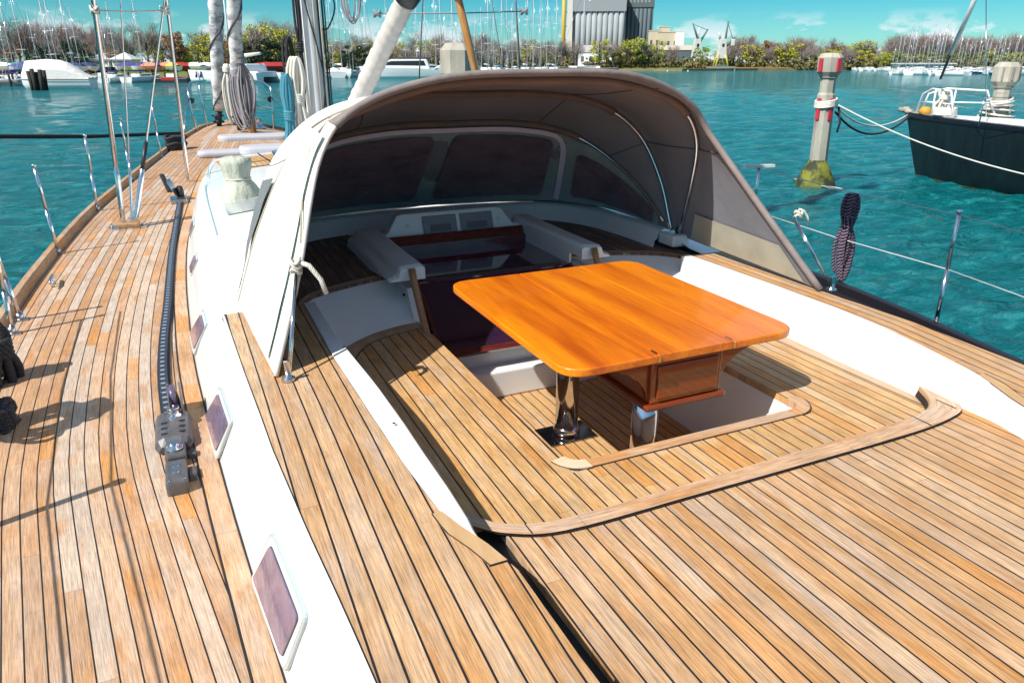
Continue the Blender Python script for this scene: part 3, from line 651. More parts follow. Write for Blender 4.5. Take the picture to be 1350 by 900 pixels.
wins = [[(2.07, -.09), (1.70, -.09), (1.84, -.335), (2.29, -.36)], [(3.40, -.11), (3.03, -.10), (3.27, -.34), (3.69, -.345)],
        [(4.36, -.01), (4.14, -.015), (4.46, -.25), (4.82, -.262)], [(5.42, .10), (5.24, .10), (5.5, -.05), (5.74, -.06)], [(6.5, .14), (6.25, .14), (6.55, .0), (6.85, .0)]]
for c in wins:
    fo = rpoly(grow(c, .058), .06); fi = rpoly(grow(c, .004), .03); fg = rpoly(c, .028)
    pl = MB().plate([cabpt(p.x, p.y, -.006) for p in fo], (-1, 0, .25), .012).build('portlight', FRM, Y_, bevel=.004)
    fw_ = rpoly(grow(c, .038), .045); MB().plate([cabpt(p.x, p.y, .0045) for p in fw_], (-1, 0, .25), .0025).build('inner_bezel', WHITE, pl)
    MB().plate([cabpt(p.x, p.y, .003) for p in fi], (-1, 0, .25), .006).build('gasket', GASK, pl)
    MB().plate([cabpt(p.x, p.y, .006) for p in fg], (-1, 0, .25), .0075).build('pane', GLASS, pl)

# ------------------------------------------------------------------ genoa track
trk = [(-.02, 9.25), (-.14, 7.07), (-.20, 5.61), (-.235, 4.86), (-.245, 4.27), (-.225, 3.69), (-.20, 3.05)]
tp = cr_curve([(p[0], p[1], 0) for p in trk], 70)
def trackrow(w, h0, h1):
    rows = []
    for i, p in enumerate(tp):
        a = tp[max(i - 1, 0)]; b_ = tp[min(i + 1, 69)]; t = (b_ - a).normalized(); n_ = Vector((-t.y, t.x, 0)); z = zd(p.y)
        rows.append([p - n_ * w + Vector((0, 0, z + h0)), p - n_ * w + Vector((0, 0, z + h1)), p + n_ * w + Vector((0, 0, z + h1)), p + n_ * w + Vector((0, 0, z + h0))])
    return rows
def track_mat():
    m, nt, b = newmat('punched_track'); L = nt.links
    uv = nd(nt, 'ShaderNodeUVMap'); s = nd(nt, 'ShaderNodeSeparateXYZ'); L.new(uv.outputs[0], s.inputs[0])
    a = mth(nt, 'LESS_THAN', mth(nt, 'FRACT', mth(nt, 'DIVIDE', s.outputs[1], .062)), .26); b_ = mth(nt, 'LESS_THAN', mth(nt, 'ABSOLUTE', mth(nt, 'SUBTRACT', s.outputs[0], 1.42)), .26)
    L.new(mixc(nt, mth(nt, 'MULTIPLY', a, b_), (.05, .06, .08), (.42, .46, .52)), b.inputs['Base Color']); b.inputs['Roughness'].default_value = .38; b.inputs['Metallic'].default_value = .4
    return m
tl = [0]
for i in range(1, 70): tl.append(tl[-1] + (tp[i] - tp[i - 1]).length)
TR = MB().grid(trackrow(.022, 0, .028), [[(k, tl[i]) for k in range(4)] for i in range(70)], sm=False).build('genoa_track', track_mat(), Y_)
MB().grid(trackrow(.034, 0, .006), sm=False).build('track_base', M('dark_base', (.03, .03, .035), .5), TR)
def cyl(mb, c, ax, r, h, seg=20): c = Vector(c); ax = Vector(ax).normalized(); mb.tube([c - ax * h / 2, c + ax * h / 2], r, seg); return mb
z0 = zd(3.5)
car = MB(); pr = [(-.076, 0), (-.086, .02), (-.068, .058), (-.038, .070), (.038, .070), (.068, .058), (.086, .02), (.076, 0)]
rows = [[(-.205 + p[0] * s, y, z0 + .004 + p[1] * hh) for p in pr] for y, s, hh in ((3.40, .8, .55), (3.43, 1, 1), (3.72, 1, 1), (3.76, .8, .55))]
car.grid(rows, sm=False)
for r_ in (rows[0], rows[-1]): o = len(car.v); car.v += [tuple(p) for p in r_]; car.face(range(o, o + len(pr)))
CAR = car.build('sheet_car', ALU, TR, bevel=.006)
for y in (3.47, 3.53, 3.59):
    for x in (-.05, .03): MB().box((-.205 + x, y - .01, z0 + .0735), (-.205 + x + .028, y + .004, z0 + .0765)).build('car_slot', BLACK, TR)
mb = MB(); cyl(mb, (-.185, 3.79, z0 + .12), (1, 0, .15), .066, .030, 26); mb.build('sheave', M('sheave_plastic', (.10, .08, .14), .25), TR)
mb = MB()
for dx_ in (-.028, .028): mb.plate([(-.185 + dx_, 3.66, z0 + .05), (-.185 + dx_, 3.90, z0 + .06), (-.185 + dx_, 3.86, z0 + .17), (-.185 + dx_, 3.80, z0 + .195), (-.185 + dx_, 3.72, z0 + .15)], (1, 0, 0), .006)
mb.build('block_cheek', ALU, TR, bevel=.002)
mb = MB(); mb.lathe([(.034, 0), (.034, .02), (.024, .026), (.024, .05), (.03, .055), (.03, .06)], (-.195, 3.66, z0 + .06), 20); mb.build('swivel', STEEL, TR)
mb = MB(); mb.box((-.245, 3.26, z0 - .02), (-.155, 3.41, z0 + .055)); mb.build('end_stop', ALU, TR, bevel=.012)
mb = MB(); mb.box((-.245, 3.03, z0 - .035), (-.155, 3.235, z0 + .05)); mb.build('end_block', ALU, TR, bevel=.012)
MB().lathe([(.036, 0), (.036, .012), (.026, .02), (.026, .034)], (-.2, 3.33, z0 + .055), 20).build('plunger_pin', STEEL, TR)
for y in (3.12, 3.175): MB().lathe([(.018, 0), (.018, .004)], (-.2, y, z0 + .05), 14).build('screw', STEEL, TR)
for x in (-.232, -.168): MB().lathe([(.009, 0), (.009, .004)], (x, 3.045, z0 + .05), 10).build('screw', STEEL, TR)
MB().box((-.15, 3.32, z0 - .02), (-.115, 3.37, z0 + .02)).build('stop_lug', ALU, TR, bevel=.005); MB().box((-.152, 3.12, z0 - .03), (-.12, 3.20, z0 + .02)).build('stop_lug', ALU, TR, bevel=.005)
# forward turning block near the shrouds
z1 = zd(9.3)
mb = MB(); mb.box((-.12, 9.2, z1), (.06, 9.5, z1 + .05)); mb.obox((-.06, 9.42, z1 + .14), (.02, .05, 0), (-.05, .02, .10), (0, .03, .02)); mb.build('lead_block', BRUSH, Y_, bevel=.01)
mb = MB(); mb.obox((-.14, 9.5, z1 + .2), (.028, 0, 0), (-.03, .05, .10), (0, .03, -.01)); cyl(mb, (.0, 9.45, z1 + .1), (1, .3, 0), .07, .05); mb.build('block_jaw', BLACK, Y_, bevel=.01)

# ------------------------------------------------------------------ coachroof fittings: covered winch, hatch, teak inlay
def rz(y, x=1.0):
    return zroof(y) + (.02 + .11 * (1 - (1 - min(1, max(0, (x - .2) / 1.5))) ** 2))
AQ = M('moulded_groove', (.30, .42, .44), .4)
for pts in ([(.18, 5.2), (.20, 6.9), (.26, 7.6), (.50, 7.75), (.95, 7.8)], [(.27, 8.0), (.36, 9.4), (.46, 10.4)], [(.62, 5.7), (.60, 6.1)], [(.27, 8.3), (.45, 8.28)]):
    c_ = cr_curve([(p[0], p[1], 0) for p in pts], 24); MB().grid([[(p.x, p.y, rz(p.y, p.x) + .009) for p in c_], [(p.x + .010, p.y + .006, rz(p.y, p.x) + .009) for p in c_]]).build('roof_groove', AQ, Y_)
for y in (2.2, 3.0): 
    MB().lathe([(.006, 0), (.006, .0015)], (.555, y, .1885), 8).build('cap_screw', BRUSH, Y_)
wx, wy = .45, 6.45; wz = rz(wy, wx) - .02
rows = []
for k, (r_, z_) in enumerate([(.165, 0), (.165, .03), (.158, .07), (.135, .12), (.105, .16), (.10, .19), (.115, .25), (.122, .30), (.118, .335), (.08, .35), (.02, .353)]):
    rows.append([(wx + r_ * (1 + .045 * math.sin(7 * a + k) + .03 * math.sin(13 * a + 2 * k)) * math.cos(a), wy + r_ * (1 + .045 * math.sin(7 * a + k)) * math.sin(a), wz + z_) for a in [2 * math.pi * j / 40 for j in range(40)]])
wc = MB().grid(rows, close=True).build('winch_cover', M('sage_canvas', (.50, .52, .42), .8, col2=(.40, .42, .34), vs=5, bump=5.0, bs=9, stretch=(1, 1, .4)), Y_)
MB().tube([(wx + .103 * math.cos(a), wy + .103 * math.sin(a), wz + .175) for a in [2 * math.pi * j / 24 for j in range(25)]], .006, 6).build('drawstring', ROPE_W, wc)
wx2, wy2 = 1.35, 7.2; wz2 = rz(wy2, wx2) - .02
MB().lathe([(.12, 0), (.11, .05), (.07, .09), (.065, .14), (.09, .19), (.085, .2)], (1.0, 7.9, rz(7.9, 1.0) - .03)).build('halyard_winch', STEEL, Y_)
MB().grid([[(.30 + .06 * j, y, rz(y, .30 + .06 * j) + .012) for j in range(0, 15)] for y in (5.78, 5.95, 6.12, 6.25)]).build('roof_hatch', M('grey_tinted_hatch', (.33, .36, .38), .12, coat=.5), Y_)
# foredeck bolsters (long pale hatch covers)
GREYC = M('pale_grey_cover', (.42, .42, .46), .7, col2=(.44, .44, .47), vs=6, bump=.2, bs=10)
for (x0, x1, y0, y1, z_, ht) in ((.78, 2.05, 14.5, 15.1, zd(14.8) + .07, .09), (.34, 1.10, 12.75, 13.15, zd(13) + .045, .07), (.85, 1.75, 10.9, 11.4, rz(11.2, 1.2) - .02, .09)):
    MB().prism(rpoly([(x0, y0 + .05), (x1, y0), (x1, y1), (x0, y1)], .2, 6), z_ - .04, z_ + ht).build('deck_hatch_cover', GREYC, Y_, bevel=.05, bseg=4)
tkp = [[(.45 + .1 * j, y, rz(y, .45 + .1 * j) - .002 + .008) for j in range(12)] for y in (8.3, 8.8, 9.3, 9.8)]
MB().grid(tkp, [[(p[0], p[1]) for p in r_] for r_ in tkp]).build('roof_inlay', TEAKW, Y_)
mb = MB()
for x in (.62, .95, 1.25): mb.tube([(x, 8.0, rz(8, x) + .02), (x + .02, 9.9, rz(9.8, x) + .02)], .008, 6)
mb.build('deck_lines', ROPE_K, Y_)

# ------------------------------------------------------------------ mast, furled sails, rigging, pulpit, stanchions
MASTY = 9.2; mx = cx(MASTY)
MASTP = M('white_mast_paint', (.80, .80, .79), .45)
mrow = []
for z in (-.0, 3, 8, 17):
    mrow.append([(mx + .0 + .118 * math.cos(a), MASTY - z * .012 + .16 * math.sin(a), z) for a in [2 * math.pi * j / 28 for j in range(28)]])
MB().grid(mrow, close=True).build('mast', MASTP, Y_)
mb = MB()
for dx_, r_ in ((-.135, .010), (.150, .012), (.175, .008)): mb.tube([(mx + dx_, MASTY - .16, .2), (mx + dx_, MASTY - .22, 5)], r_, 6)
mb.tube(cr_curve([(mx - .10, MASTY - .19, 2.4), (mx - .02, MASTY - .20, 1.9), (mx + .06, MASTY - .2, 1.5), (mx + .10, MASTY - .2, 1.1), (mx + .02, MASTY - .2, .6)], 20), .009, 6); mb.tube(cr_curve([(mx + .14, MASTY - .12, 2.3), (mx + .30, MASTY - .15, 2.0), (mx + .22, MASTY - .12, 1.75), (mx + .13, MASTY - .14, 1.72)], 16), .010, 6)
mb.build('mast_halyards', ROPE_K, Y_)
mb = MB()
for dx_, r_ in ((-.10, .014), (.05, .010), (.12, .009)): mb.tube([(mx + dx_, MASTY - .17, .2), (mx + dx_, MASTY - .23, 5)], r_, 6)
mb.build('mast_halyards', ROPE_W, Y_)
MB().tube([(mx + .115, MASTY - .02, .7), (mx + .115, MASTY - .08, 6)], .03, 10).build('mast_track', BLACK, Y_)
def coil(name, mat, c, w, h, n, r_, wrap=.35, seed=1, parent=None, ax=(1, 0, 0), wrapmat=None, th=.02):
    rnd = random.Random(seed); mb = MB(); ax = Vector(ax).normalized(); c = Vector(c); d = Vector((ax.y, -ax.x, 0))
    for k in range(n):
        ww = w * rnd.uniform(.35, 1.0); hh = h * rnd.uniform(.82, 1.04); tw = rnd.uniform(-1, 1) * th; off = rnd.uniform(-1, 1) * th; pts = []
        for j in range(25):
            a = 2 * math.pi * j / 24; s = math.sin(a); cc = math.cos(a)
            zz = -hh * (1 - cc) / 2; pinch = 1 - .68 * math.exp(-((zz / h + wrap) / .13) ** 2)
            pts.append(c + ax * (s * ww * .5 * pinch + off * pinch) + d * (tw * s + off * .6) + Vector((0, 0, zz)))
        mb.tube(pts, r_, 6, cap=False)
    pts = []
    for j in range(8 * 4 + 1):
        a = 2 * math.pi * j / 8; pts.append(c + ax * math.cos(a) * w * .27 + d * math.sin(a) * (th + r_) * 1.2 + Vector((0, 0, -h * wrap - .01 + .012 * j / 4)))
    mb.tube(pts, r_, 6)
    return mb
def rope_thing(name, mb, mat, label, group=None, cat='rope'):
    xs_ = [p[0] for p in mb.v]; yy_ = [p[1] for p in mb.v]; zz_ = [p[2] for p in mb.v]
    o = mb.build(name, mat, None, org=((min(xs_) + max(xs_)) / 2, (min(yy_) + max(yy_)) / 2, min(zz_)))
    return tag(o, label, cat, group)
# furled headsails on the two stays
SAILC = M('furled_sail_cloth', (.74, .71, .68), .8, col2=(.36, .35, .37), vs=4, stretch=(1, 1, 2.2), bump=1.0, bs=5, lo=.42, hi=.52)
for (u0, v0, u1, v1, yy, r_, zb) in ((289, 165, 284, 0, 17.6, .15, .35), (316, 168, 308, 0, 15.9, .14, .5)):
    a = atY(u0, v0, yy); b_ = atY(u1, v1, yy - .9)
    a.z = max(a.z, .0); d = (b_ - a); top_ = a + d * 5.0
    base = a - d.normalized() * 0; 
    P = []; rd = []
    for k in range(60):
        t = k / 59; P.append(a + d.normalized() * (zb + t * 9)); rd.append(r_ * .88 * (.72 + .28 * min(1, t * 12)) * (1 + .08 * math.sin(k * 1.9) + .05 * math.sin(k * .6)))
    s_ = MB().tube(P, rd, 14).build('furled_headsail', SAILC, Y_)
    sp = []
    for k in range(140):
        t = k / 139; i = min(58, int(t * 59)); an = t * 2 * math.pi * 7; dd = d.normalized(); sx_ = dd.cross(Vector((0, 1, 0))).normalized(); sy_ = dd.cross(sx_)
        sp.append(a + dd * (zb + t * 9) + (sx_ * math.cos(an) + sy_ * math.sin(an)) * (rd[i] + .004))
    MB().tube(sp, .022, 6).build('leech_stripe', M('dark_uv_strip', (.10, .10, .13), .8), s_)
    MB().tube([a + d.normalized() * 9, a + d.normalized() * 17], .02, 6).build('forestay', BRUSH, Y_)
    mb = MB(); c = a + d.normalized() * .12; mb.tube([a - d.normalized() * .05, a + d.normalized() * zb * .95], [.05, .07], 12); mb.lathe([(.11, 0), (.13, .03), (.07, .05), (.07, .12), (.13, .14), (.12, .17)], tuple(a + Vector((0, 0, .05)))); mb.build('furler_drum', BLACK, Y_)
# mast-side boom vang in a canvas sleeve
va, vb = atY(452, 175, 8.0), atY(534, 2, 6.9)
vd = (vb - va).normalized(); P = []; rd = []
for k in range(50):
    t = k / 49; P.append(va + (vb - va) * t); rd.append(.093 * (1 + .05 * math.sin(k * 2.1) + .02 * math.sin(k * .9)))
vg = MB().tube(P, rd, 20).build('boom_vang', M('sleeve_canvas', (.62, .56, .50), .8, col2=(.50, .45, .42), vs=10, bump=.5, bs=12), Y_)
MB().tube([vb, vb + vd * .09, vb + vd * .32, vb + vd * 1.3], [.105, .118, .12, .12], 20).build('sleeve_collar', BLACK, vg)
MB().tube([va - vd * .7, va], [.04, .04], 12).build('vang_rod', BRUSH, vg)
MB().tube([vb + vd * 1.25 + Vector((0, 1.9, .1)), vb + vd * 1.35 + Vector((0, -6.5, .35))], [.15, .15], 20).build('boom', MASTP, Y_)
# varnished pole standing against the starboard shrouds
pa, pb = atY(640, 150, 8.0), atY(583, -90, 8.0)
MB().tube([pa - (pb - pa) * .25, pb], .043, 14).build('varnished_pole', M('varnished_pole_wood', (.42, .20, .05), .25, coat=.6, col2=(.34, .15, .04), vs=10, stretch=(4, 4, .4)), Y_)
# shrouds: port set and the mirrored starboard set
def xp(p, s_): return Vector(p) if not s_ else Vector((2 * 1.70 - p[0], p[1], p[2]))
zc = zd(8.15)
for s_ in (0, 1):
    A = Vector((-.57, 8.2, zc)); B = Vector((-.47, 8.13, zc))
    t1 = atY(123, 0, 8.35); t2 = atY(217, 0, 8.6); t3 = atY(159, 0, 8.5); t4 = atY(222, 20, 9.9); D_ = Vector((.12, 10.7, zd(10.7)))
    def ln(a, b_, k0, k1, r_, seg=8):
        d = (b_ - a).normalized(); return [xp(a + d * k0, s_), xp(a + d * k1, s_)], r_
    for a, b_, r_, L__, nm in ((A, t1, .022 if not s_ else .012, 12, 'cap_shroud'), (B, t2, .010, 8, 'lower_shroud'), (B + Vector((-.02, .03, 0)), t3, .006, 11, 'intermediate_shroud'), (D_, t4, .020 if not s_ else .010, 9, 'forward_lower_shroud')):
        d = (b_ - a).normalized()
        sh = MB().tube([xp(a + d * .5, s_), xp(a + d * L__, s_)], r_, 8).build(nm, STEEL if not s_ else M('cream_shroud', (.55, .50, .46), .4) if nm == 'lower_shroud' else BRUSH, Y_)
        MB().tube([xp(a + d * .05, s_), xp(a + d * .10, s_), xp(a + d * .5, s_), xp(a + d * .72, s_)], [.013, .024, .026, .014] if r_ > .008 else [.008, .013, .013, .008], 10).build('turnbuckle', STEEL, sh)
        mbk = MB(); mbk.obox(xp(a + d * .04, s_), (.028, 0, 0), (0, .012, 0), (0, 0, .055)); mbk.build('shroud_toggle', STEEL, sh, bevel=.004)
        if nm == 'lower_shroud': MB().tube([xp(a + d * .55, s_), xp(a + d * .86, s_)], .021, 10).build('shroud_boot', BLACK, sh)
    MB().prism([(xp((x, y, 0), s_).x, y) for x, y in ((-.70, 8.12), (-.66, 8.08), (-.40, 8.08), (-.36, 8.12), (-.36, 8.2), (-.40, 8.25), (-.66, 8.25), (-.70, 8.2))], zc, zc + .014).build('chain_plate', STEEL, Y_, bevel=.003)
    mb = MB()
    for x in (-.67, -.39): mb.lathe([(.02, 0), (.02, .02), (.01, .024)], tuple(xp((x, 8.16, zc + .014), s_)), 12)
    mb.build('plate_bolt', STEEL, Y_)
    MB().prism([(xp((x, y, 0), s_).x, y) for x, y in ((-.62, 8.09), (-.42, 8.09), (-.42, 8.22), (-.62, 8.22))], zc + .014, zc + .05).build('wood_pad', M('oiled_wood', (.45, .26, .11), .5, col2=(.3, .16, .07), vs=20), Y_, bevel=.006)
    # cord tied between the two shrouds
    h1 = atY(125, 14, 8.35); h2 = atY(217, 14, 8.6)
    if s_: h1, h2 = atY(691, 15, 8.3), atY(497, 18, 8.3)
    mb = MB().tube([h1, (h1 + h2) / 2 + Vector((0, 0, -.012)), h2], .008, 6)
    for c in (h1, h2):
        for q in range(3): mb.tube([c + Vector((.035 * math.cos(a), .035 * math.sin(a), .02 * math.sin(2 * a + q) + (q - 1) * .018)) for a in [2 * math.pi * j / 10 for j in range(11)]], .009, 6)
    rope_thing('tie_cord', mb, ROPE_W if not s_ else ROPE_G, 'thin cord tied across two port shrouds at the left' if not s_ else 'thin grey cord tied across two starboard shrouds above the sprayhood')
# stanchions on the port rail
def stanchion(p, top_, r_=.0135, name='stanchion'):
    s_ = MB().tube([p, p.lerp(top_, .52)], r_ * 1.1, 10).tube([p.lerp(top_, .52), top_], r_, 10).build(name, STEEL, Y_)
    mb = MB().tube([p + Vector((0, 0, -.005)), p + Vector((0, 0, .05))], r_ * 1.7, 12); mb.box((p.x - .05, p.y - .03, p.z), (p.x + .05, p.y + .03, p.z + .008)); mb.build('stanchion_base', BRUSH, s_)
    MB().tube([top_, top_ + (top_ - p).normalized() * .02], r_ * 1.35, 10).build('stanchion_cap', STEEL, s_)
for (x, y, u1, v1) in ((-1.06, 7.33, 45, 220), (-.86, 9.15, 112, 180), (-.57, 11.07, 159, 158), (-.19, 13.34, 200, 138)):
    stanchion(Vector((x, y, zd(y))), atY(u1, v1, y))
g1 = atY(-14, 260, 5.5); g2 = atY(-30, 260, 5.55)
stanchion(Vector((-1.13, 5.36, zd(5.36))), atY(-7, 330, 5.36), name='gate_stanchion'); stanchion(Vector((-1.12, 5.62, zd(5.62))), atY(-12, 315, 5.55), name='gate_stanchion')
# starboard stanchions with wires
stb = []
for (y, x) in ((1.25, 4.46), (3.12, 4.72), (5.02, 4.70), (7.1, 4.50), (9.2, 4.2), (11.3, 3.75)):
    p = Vector((x, y, zd(y))); t_ = p + Vector((.03, .03, .80)); stb.append((p, t_)); stanchion(p, t_)
mb = MB()
for i in range(len(stb) - 1):
    for f_ in (.985, .52):
        a = stb[i][0].lerp(stb[i][1], f_); b_ = stb[i + 1][0].lerp(stb[i + 1][1], f_); mb.tube([a, (a + b_) / 2 + Vector((0, 0, -.015)), b_], .004, 6)
mb.build('lifeline', M('grey_lifeline', (.55, .55, .55), .4), Y_)
mb = MB(); t_ = stb[2][1]; mb.obox(t_ + Vector((0, 0, .01)), (.14, -.03, .0), (0, .02, 0), (0, 0, .012)); mb.tube([t_ + Vector((0, 0, -.35)), t_ + Vector((.08, 0, -.55))], .012, 8); mb.obox(t_ + Vector((.12, 0, -.5)), (.09, -.02, -.02), (0, .015, 0), (0, 0, .008))
mb.build('fender_hook', M('white_plastic', (.7, .68, .6), .5), Y_)
# pulpit at the bow
for s_ in (0, 1):
    def q(x, y, z): 
        return Vector((x if not s_ else mir(x, y), y, zd(y) + z * 1.5))
    mb = MB().tube([q(.52, 17.3, 0), q(.48, 17.35, .3), q(.46, 17.4, .58), q(.55, 17.8, .66), q(.9, 18.6, .66)], .018, 8)
    mb.tube([q(.78, 18.2, 0), q(.72, 18.1, .64)], .016, 8); mb.tube([q(.48, 17.35, .3), q(.75, 18.15, .32)], .012, 8); mb.tube([q(.22, 15.9, .0), q(.42, 17.3, .56)], .016, 8)
    mb.build('pulpit', STEEL, Y_)
    mb = MB(); cyl(mb, q(.50, 17.4, .42), (0, 1, 0), .06, .08); mb.build('navigation_light', BLACK, Y_)
mb = MB(); mb.lathe([(.16, 0), (.16, .05), (.09, .09), (.08, .17), (.12, .22), (.11, .24)], (1.70, 16.7, zd(16.7) + .07)); mb.build('windlass', STEEL, Y_)
mb = MB(); mb.box((1.42, 15.6, zd(15.8)), (1.56, 15.75, .42)); mb.build('furler_chock', M('orange_varnish', (.45, .2, .05), .3), Y_, bevel=.02)
for (x, y) in ((-.86, 9.15 + .6), (-1.02, 6.35), (-.02, 14.2)):
    z = zd(y); mb = MB().tube([(x + .02, y - .12, z + .05), (x + .02, y - .06, z + .065), (x + .02, y + .06, z + .065), (x + .02, y + .12, z + .05)], [.008, .014, .014, .008], 8); mb.tube([(x + .02, y - .035, z), (x + .02, y - .035, z + .06)], .012, 8); mb.tube([(x + .02, y + .035, z), (x + .02, y + .035, z + .06)], .012, 8)
    mb.build('mooring_cleat', STEEL, Y_)
mb = MB()
for q in range(6):
    rr_ = .12 + .02 * (q % 3); mb.tube([(.06 + rr_ * math.cos(a), 14.1 + rr_ * math.sin(a) * .9, zd(14.1) + .05 + .035 * q + .02 * math.sin(3 * a)) for a in [2 * math.pi * j / 16 for j in range(17)]], .028, 7)
rope_thing('rope_coil', mb, ROPE_K, 'black rope heaped by the port rail of the foredeck')
# pushpit behind the port quarter: gate wires that throw the long thin shadows
mb = MB()
gp = [Vector((-1.12, 5.36, zd(5.36) + .72)), Vector((-1.20, 4.2, zd(4.2) + .80)), Vector((-1.18, 3.0, zd(3) + .84)), Vector((-.95, 1.4, zd(1.4) + .84)), Vector((-.80, .2, zd(.2) + .84))]
for f_ in (0, -.28):
    mb.tube([p + Vector((0, 0, f_)) for p in gp], .005, 6)
mb.build('gate_wire', STEEL, Y_)
stanchion(Vector((-1.15, 3.0, zd(3.0))), Vector((-1.18, 3.0, zd(3.0) + .86)), .02)
stanchion(Vector((-.93, 1.4, zd(1.4))), Vector((-.96, 1.4, zd(1.4) + .86)))

# ------------------------------------------------------------------ rope things on the yacht
rope_thing('hanging_rope_coil', coil('c', None, (4.74, 4.02, .41), .11, .68, 9, .014, .36, 3, ax=(.9, -.45, 0), th=.03), ROPE_P, 'dark striped rope coil hanging from the starboard lifeline over the water')
rope_thing('hanging_rope_coil', coil('c', None, (mx - .30, MASTY - .75, 1.42), .18, 1.0, 12, .016, .45, 5, th=.035), ROPE_W, 'cream rope coil hanging on the port side of the white mast')
rope_thing('hanging_rope_coil', coil('c', None, (mx - .42, MASTY - .8, 1.25), .16, 1.5, 10, .018, .30, 6, th=.03), ROPE_B, 'light blue rope coil hanging left of the mast')
rope_thing('hanging_rope_coil', coil('c', None, (mx - .36, MASTY - .7, 1.62), .15, .75, 6, .010, .6, 8, th=.03), ROPE_K, 'thin black rope coil hanging above the blue one by the mast')
rope_thing('hanging_rope_coil', coil('c', None, (mx - .20, MASTY - .6, 2.3), .09, 1.35, 3, .013, .6, 18, th=.02), ROPE_K, 'long black rope loop hanging close along the mast')
rope_thing('hanging_rope_coil', coil('c', None, (mx + .35, MASTY - .8, 2.35), .26, .62, 4, .009, .3, 9, th=.02), ROPE_G, 'thin grey rope loops hanging right of the mast against the sky')
fs = atY(316, 78, 15.4); rope_thing('hanging_rope_coil', coil('c', None, fs + Vector((0, 0, .1)), .36, 1.35, 18, .017, .12, 10, th=.09), ROPE_G, 'grey rope coils bunched round the foot of the inner furled sail')
fs = atY(298, 85, 16.4); rope_thing('hanging_rope_coil', coil('c', None, fs, .24, 1.1, 9, .020, .12, 12, th=.05), ROPE_W, 'white rope coil hanging between the two furled sails')
rope_thing('hanging_rope_coil', coil('c', None, (-1.19, 3.85, .42), .34, .52, 12, .016, .25, 27, ax=(-.31, .95, 0), th=.05), ROPE_K, 'black rope coil hanging on the port lifeline just outside the left edge')
def leftcoil(c, w, h, n, r_, seed): return coil('c', None, c, w, h, n, r_, .3, seed, ax=(.5, .85, 0), th=.05)
rope_thing('rope_coil_on_rail', leftcoil(atY(-16, 432, 4.6), .20, .50, 9, .024, 21), ROPE_K, 'black mooring rope looped over the port rail, upper of two at the left edge')
rope_thing('rope_coil_on_rail', leftcoil(atY(-12, 535, 4.0), .22, .30, 12, .022, 22), ROPE_K, 'black mooring rope bundle on the side deck, lower of two at the left edge')
mb = MB().tube([atY(-120, 179, 12.0), atY(0, 180, 12.8), atY(120, 180, 14.5), atY(258, 175, 17.4)], .032, 8)
rope_thing('mooring_line', mb, ROPE_K, 'black mooring line stretched level from the bow out to the left')

# ------------------------------------------------------------------ cockpit table
def table_wood():
    m, nt, b = newmat('varnished_table_wood'); L = nt.links
    g = nd(nt, 'ShaderNodeTexCoord'); mp = nd(nt, 'ShaderNodeMapping'); mp.inputs['Scale'].default_value = (9, .7, 9); L.new(g.outputs['Object'], mp.inputs[0])
    n = nd(nt, 'ShaderNodeTexNoise', i_Scale=1.0, i_Detail=6.0, i_Roughness=.55, i_Distortion=.4); L.new(mp.outputs[0], n.inputs[0])
    r_ = nd(nt, 'ShaderNodeValToRGB'); e = r_.color_ramp.elements; e[0].position = .30; e[0].color = (.48, .085, .002, 1); e[1].position = .72; e[1].color = (.86, .27, .004, 1)
    k = e.new(.5); k.color = (.70, .17, .003, 1); L.new(n.outputs[0], r_.inputs[0])
    mp2 = nd(nt, 'ShaderNodeMapping'); mp2.inputs['Scale'].default_value = (120, 5, 120); L.new(g.outputs['Object'], mp2.inputs[0])
    n2 = nd(nt, 'ShaderNodeTexNoise', i_Scale=1.0, i_Detail=3.0); L.new(mp2.outputs[0], n2.inputs[0])
    mr = nd(nt, 'ShaderNodeMapRange', i_1=.3, i_2=.7, i_3=.8, i_4=1.12); L.new(n2.outputs[0], mr.inputs[0]); cb = nd(nt, 'ShaderNodeCombineXYZ')
    for i in range(3): L.new(mr.outputs[0], cb.inputs[i])
    L.new(mixc(nt, 1.0, r_.outputs[0], cb.outputs[0], 'MULTIPLY'), b.inputs['Base Color'])
    b.inputs['Roughness'].default_value = .32; b.inputs['Coat Weight'].default_value = .55; b.inputs['Coat Roughness'].default_value = .06
    return m
TW = table_wood()
TWD = M('varnished_table_box', (.24, .038, .004), .3, coat=1.0, col2=(.15, .022, .003), vs=3, stretch=(1, 1, 8))
T_ = thing('cockpit_table', 'glossy orange varnished drop-leaf table standing in the cockpit', 'table', (1.75, 2.75, FZ))
tx0, tx1, ty0, ty1, tz = 1.185, 2.315, 2.11, 3.40, .30
mb = MB().prism(rpoly([(tx0, ty0), (1.594, ty0), (1.594, ty1), (tx0, ty1)], .001, 1), tz - .035, tz)
def leaf(x0, x1, ra, rb_):
    pts = []
    cs = [(x0, ty0), (x1, ty0), (x1, ty1), (x0, ty1)]
    r4 = [ra, rb_, rb_, ra]; out_ = []
    for i in range(4):
        p = Vector(cs[i]); a = (Vector(cs[i - 1]) - p).normalized(); b_ = (Vector(cs[(i + 1) % 4]) - p).normalized(); rr_ = r4[i]
        s = p + a * rr_; e_ = p + b_ * rr_
        for k in range(9 if rr_ > .01 else 1):
            t = k / 8; out_.append((1 - t) ** 2 * s + 2 * t * (1 - t) * p + t * t * e_)
    return out_
MB().prism(leaf(tx0, 1.592, .12, .0), tz - .034, tz).build('table_leaf', TW, T_, bevel=.007, bseg=4)
MB().prism(leaf(1.962, tx1, .0, .12), tz - .034, tz).build('table_leaf', TW, T_, bevel=.007, bseg=4)
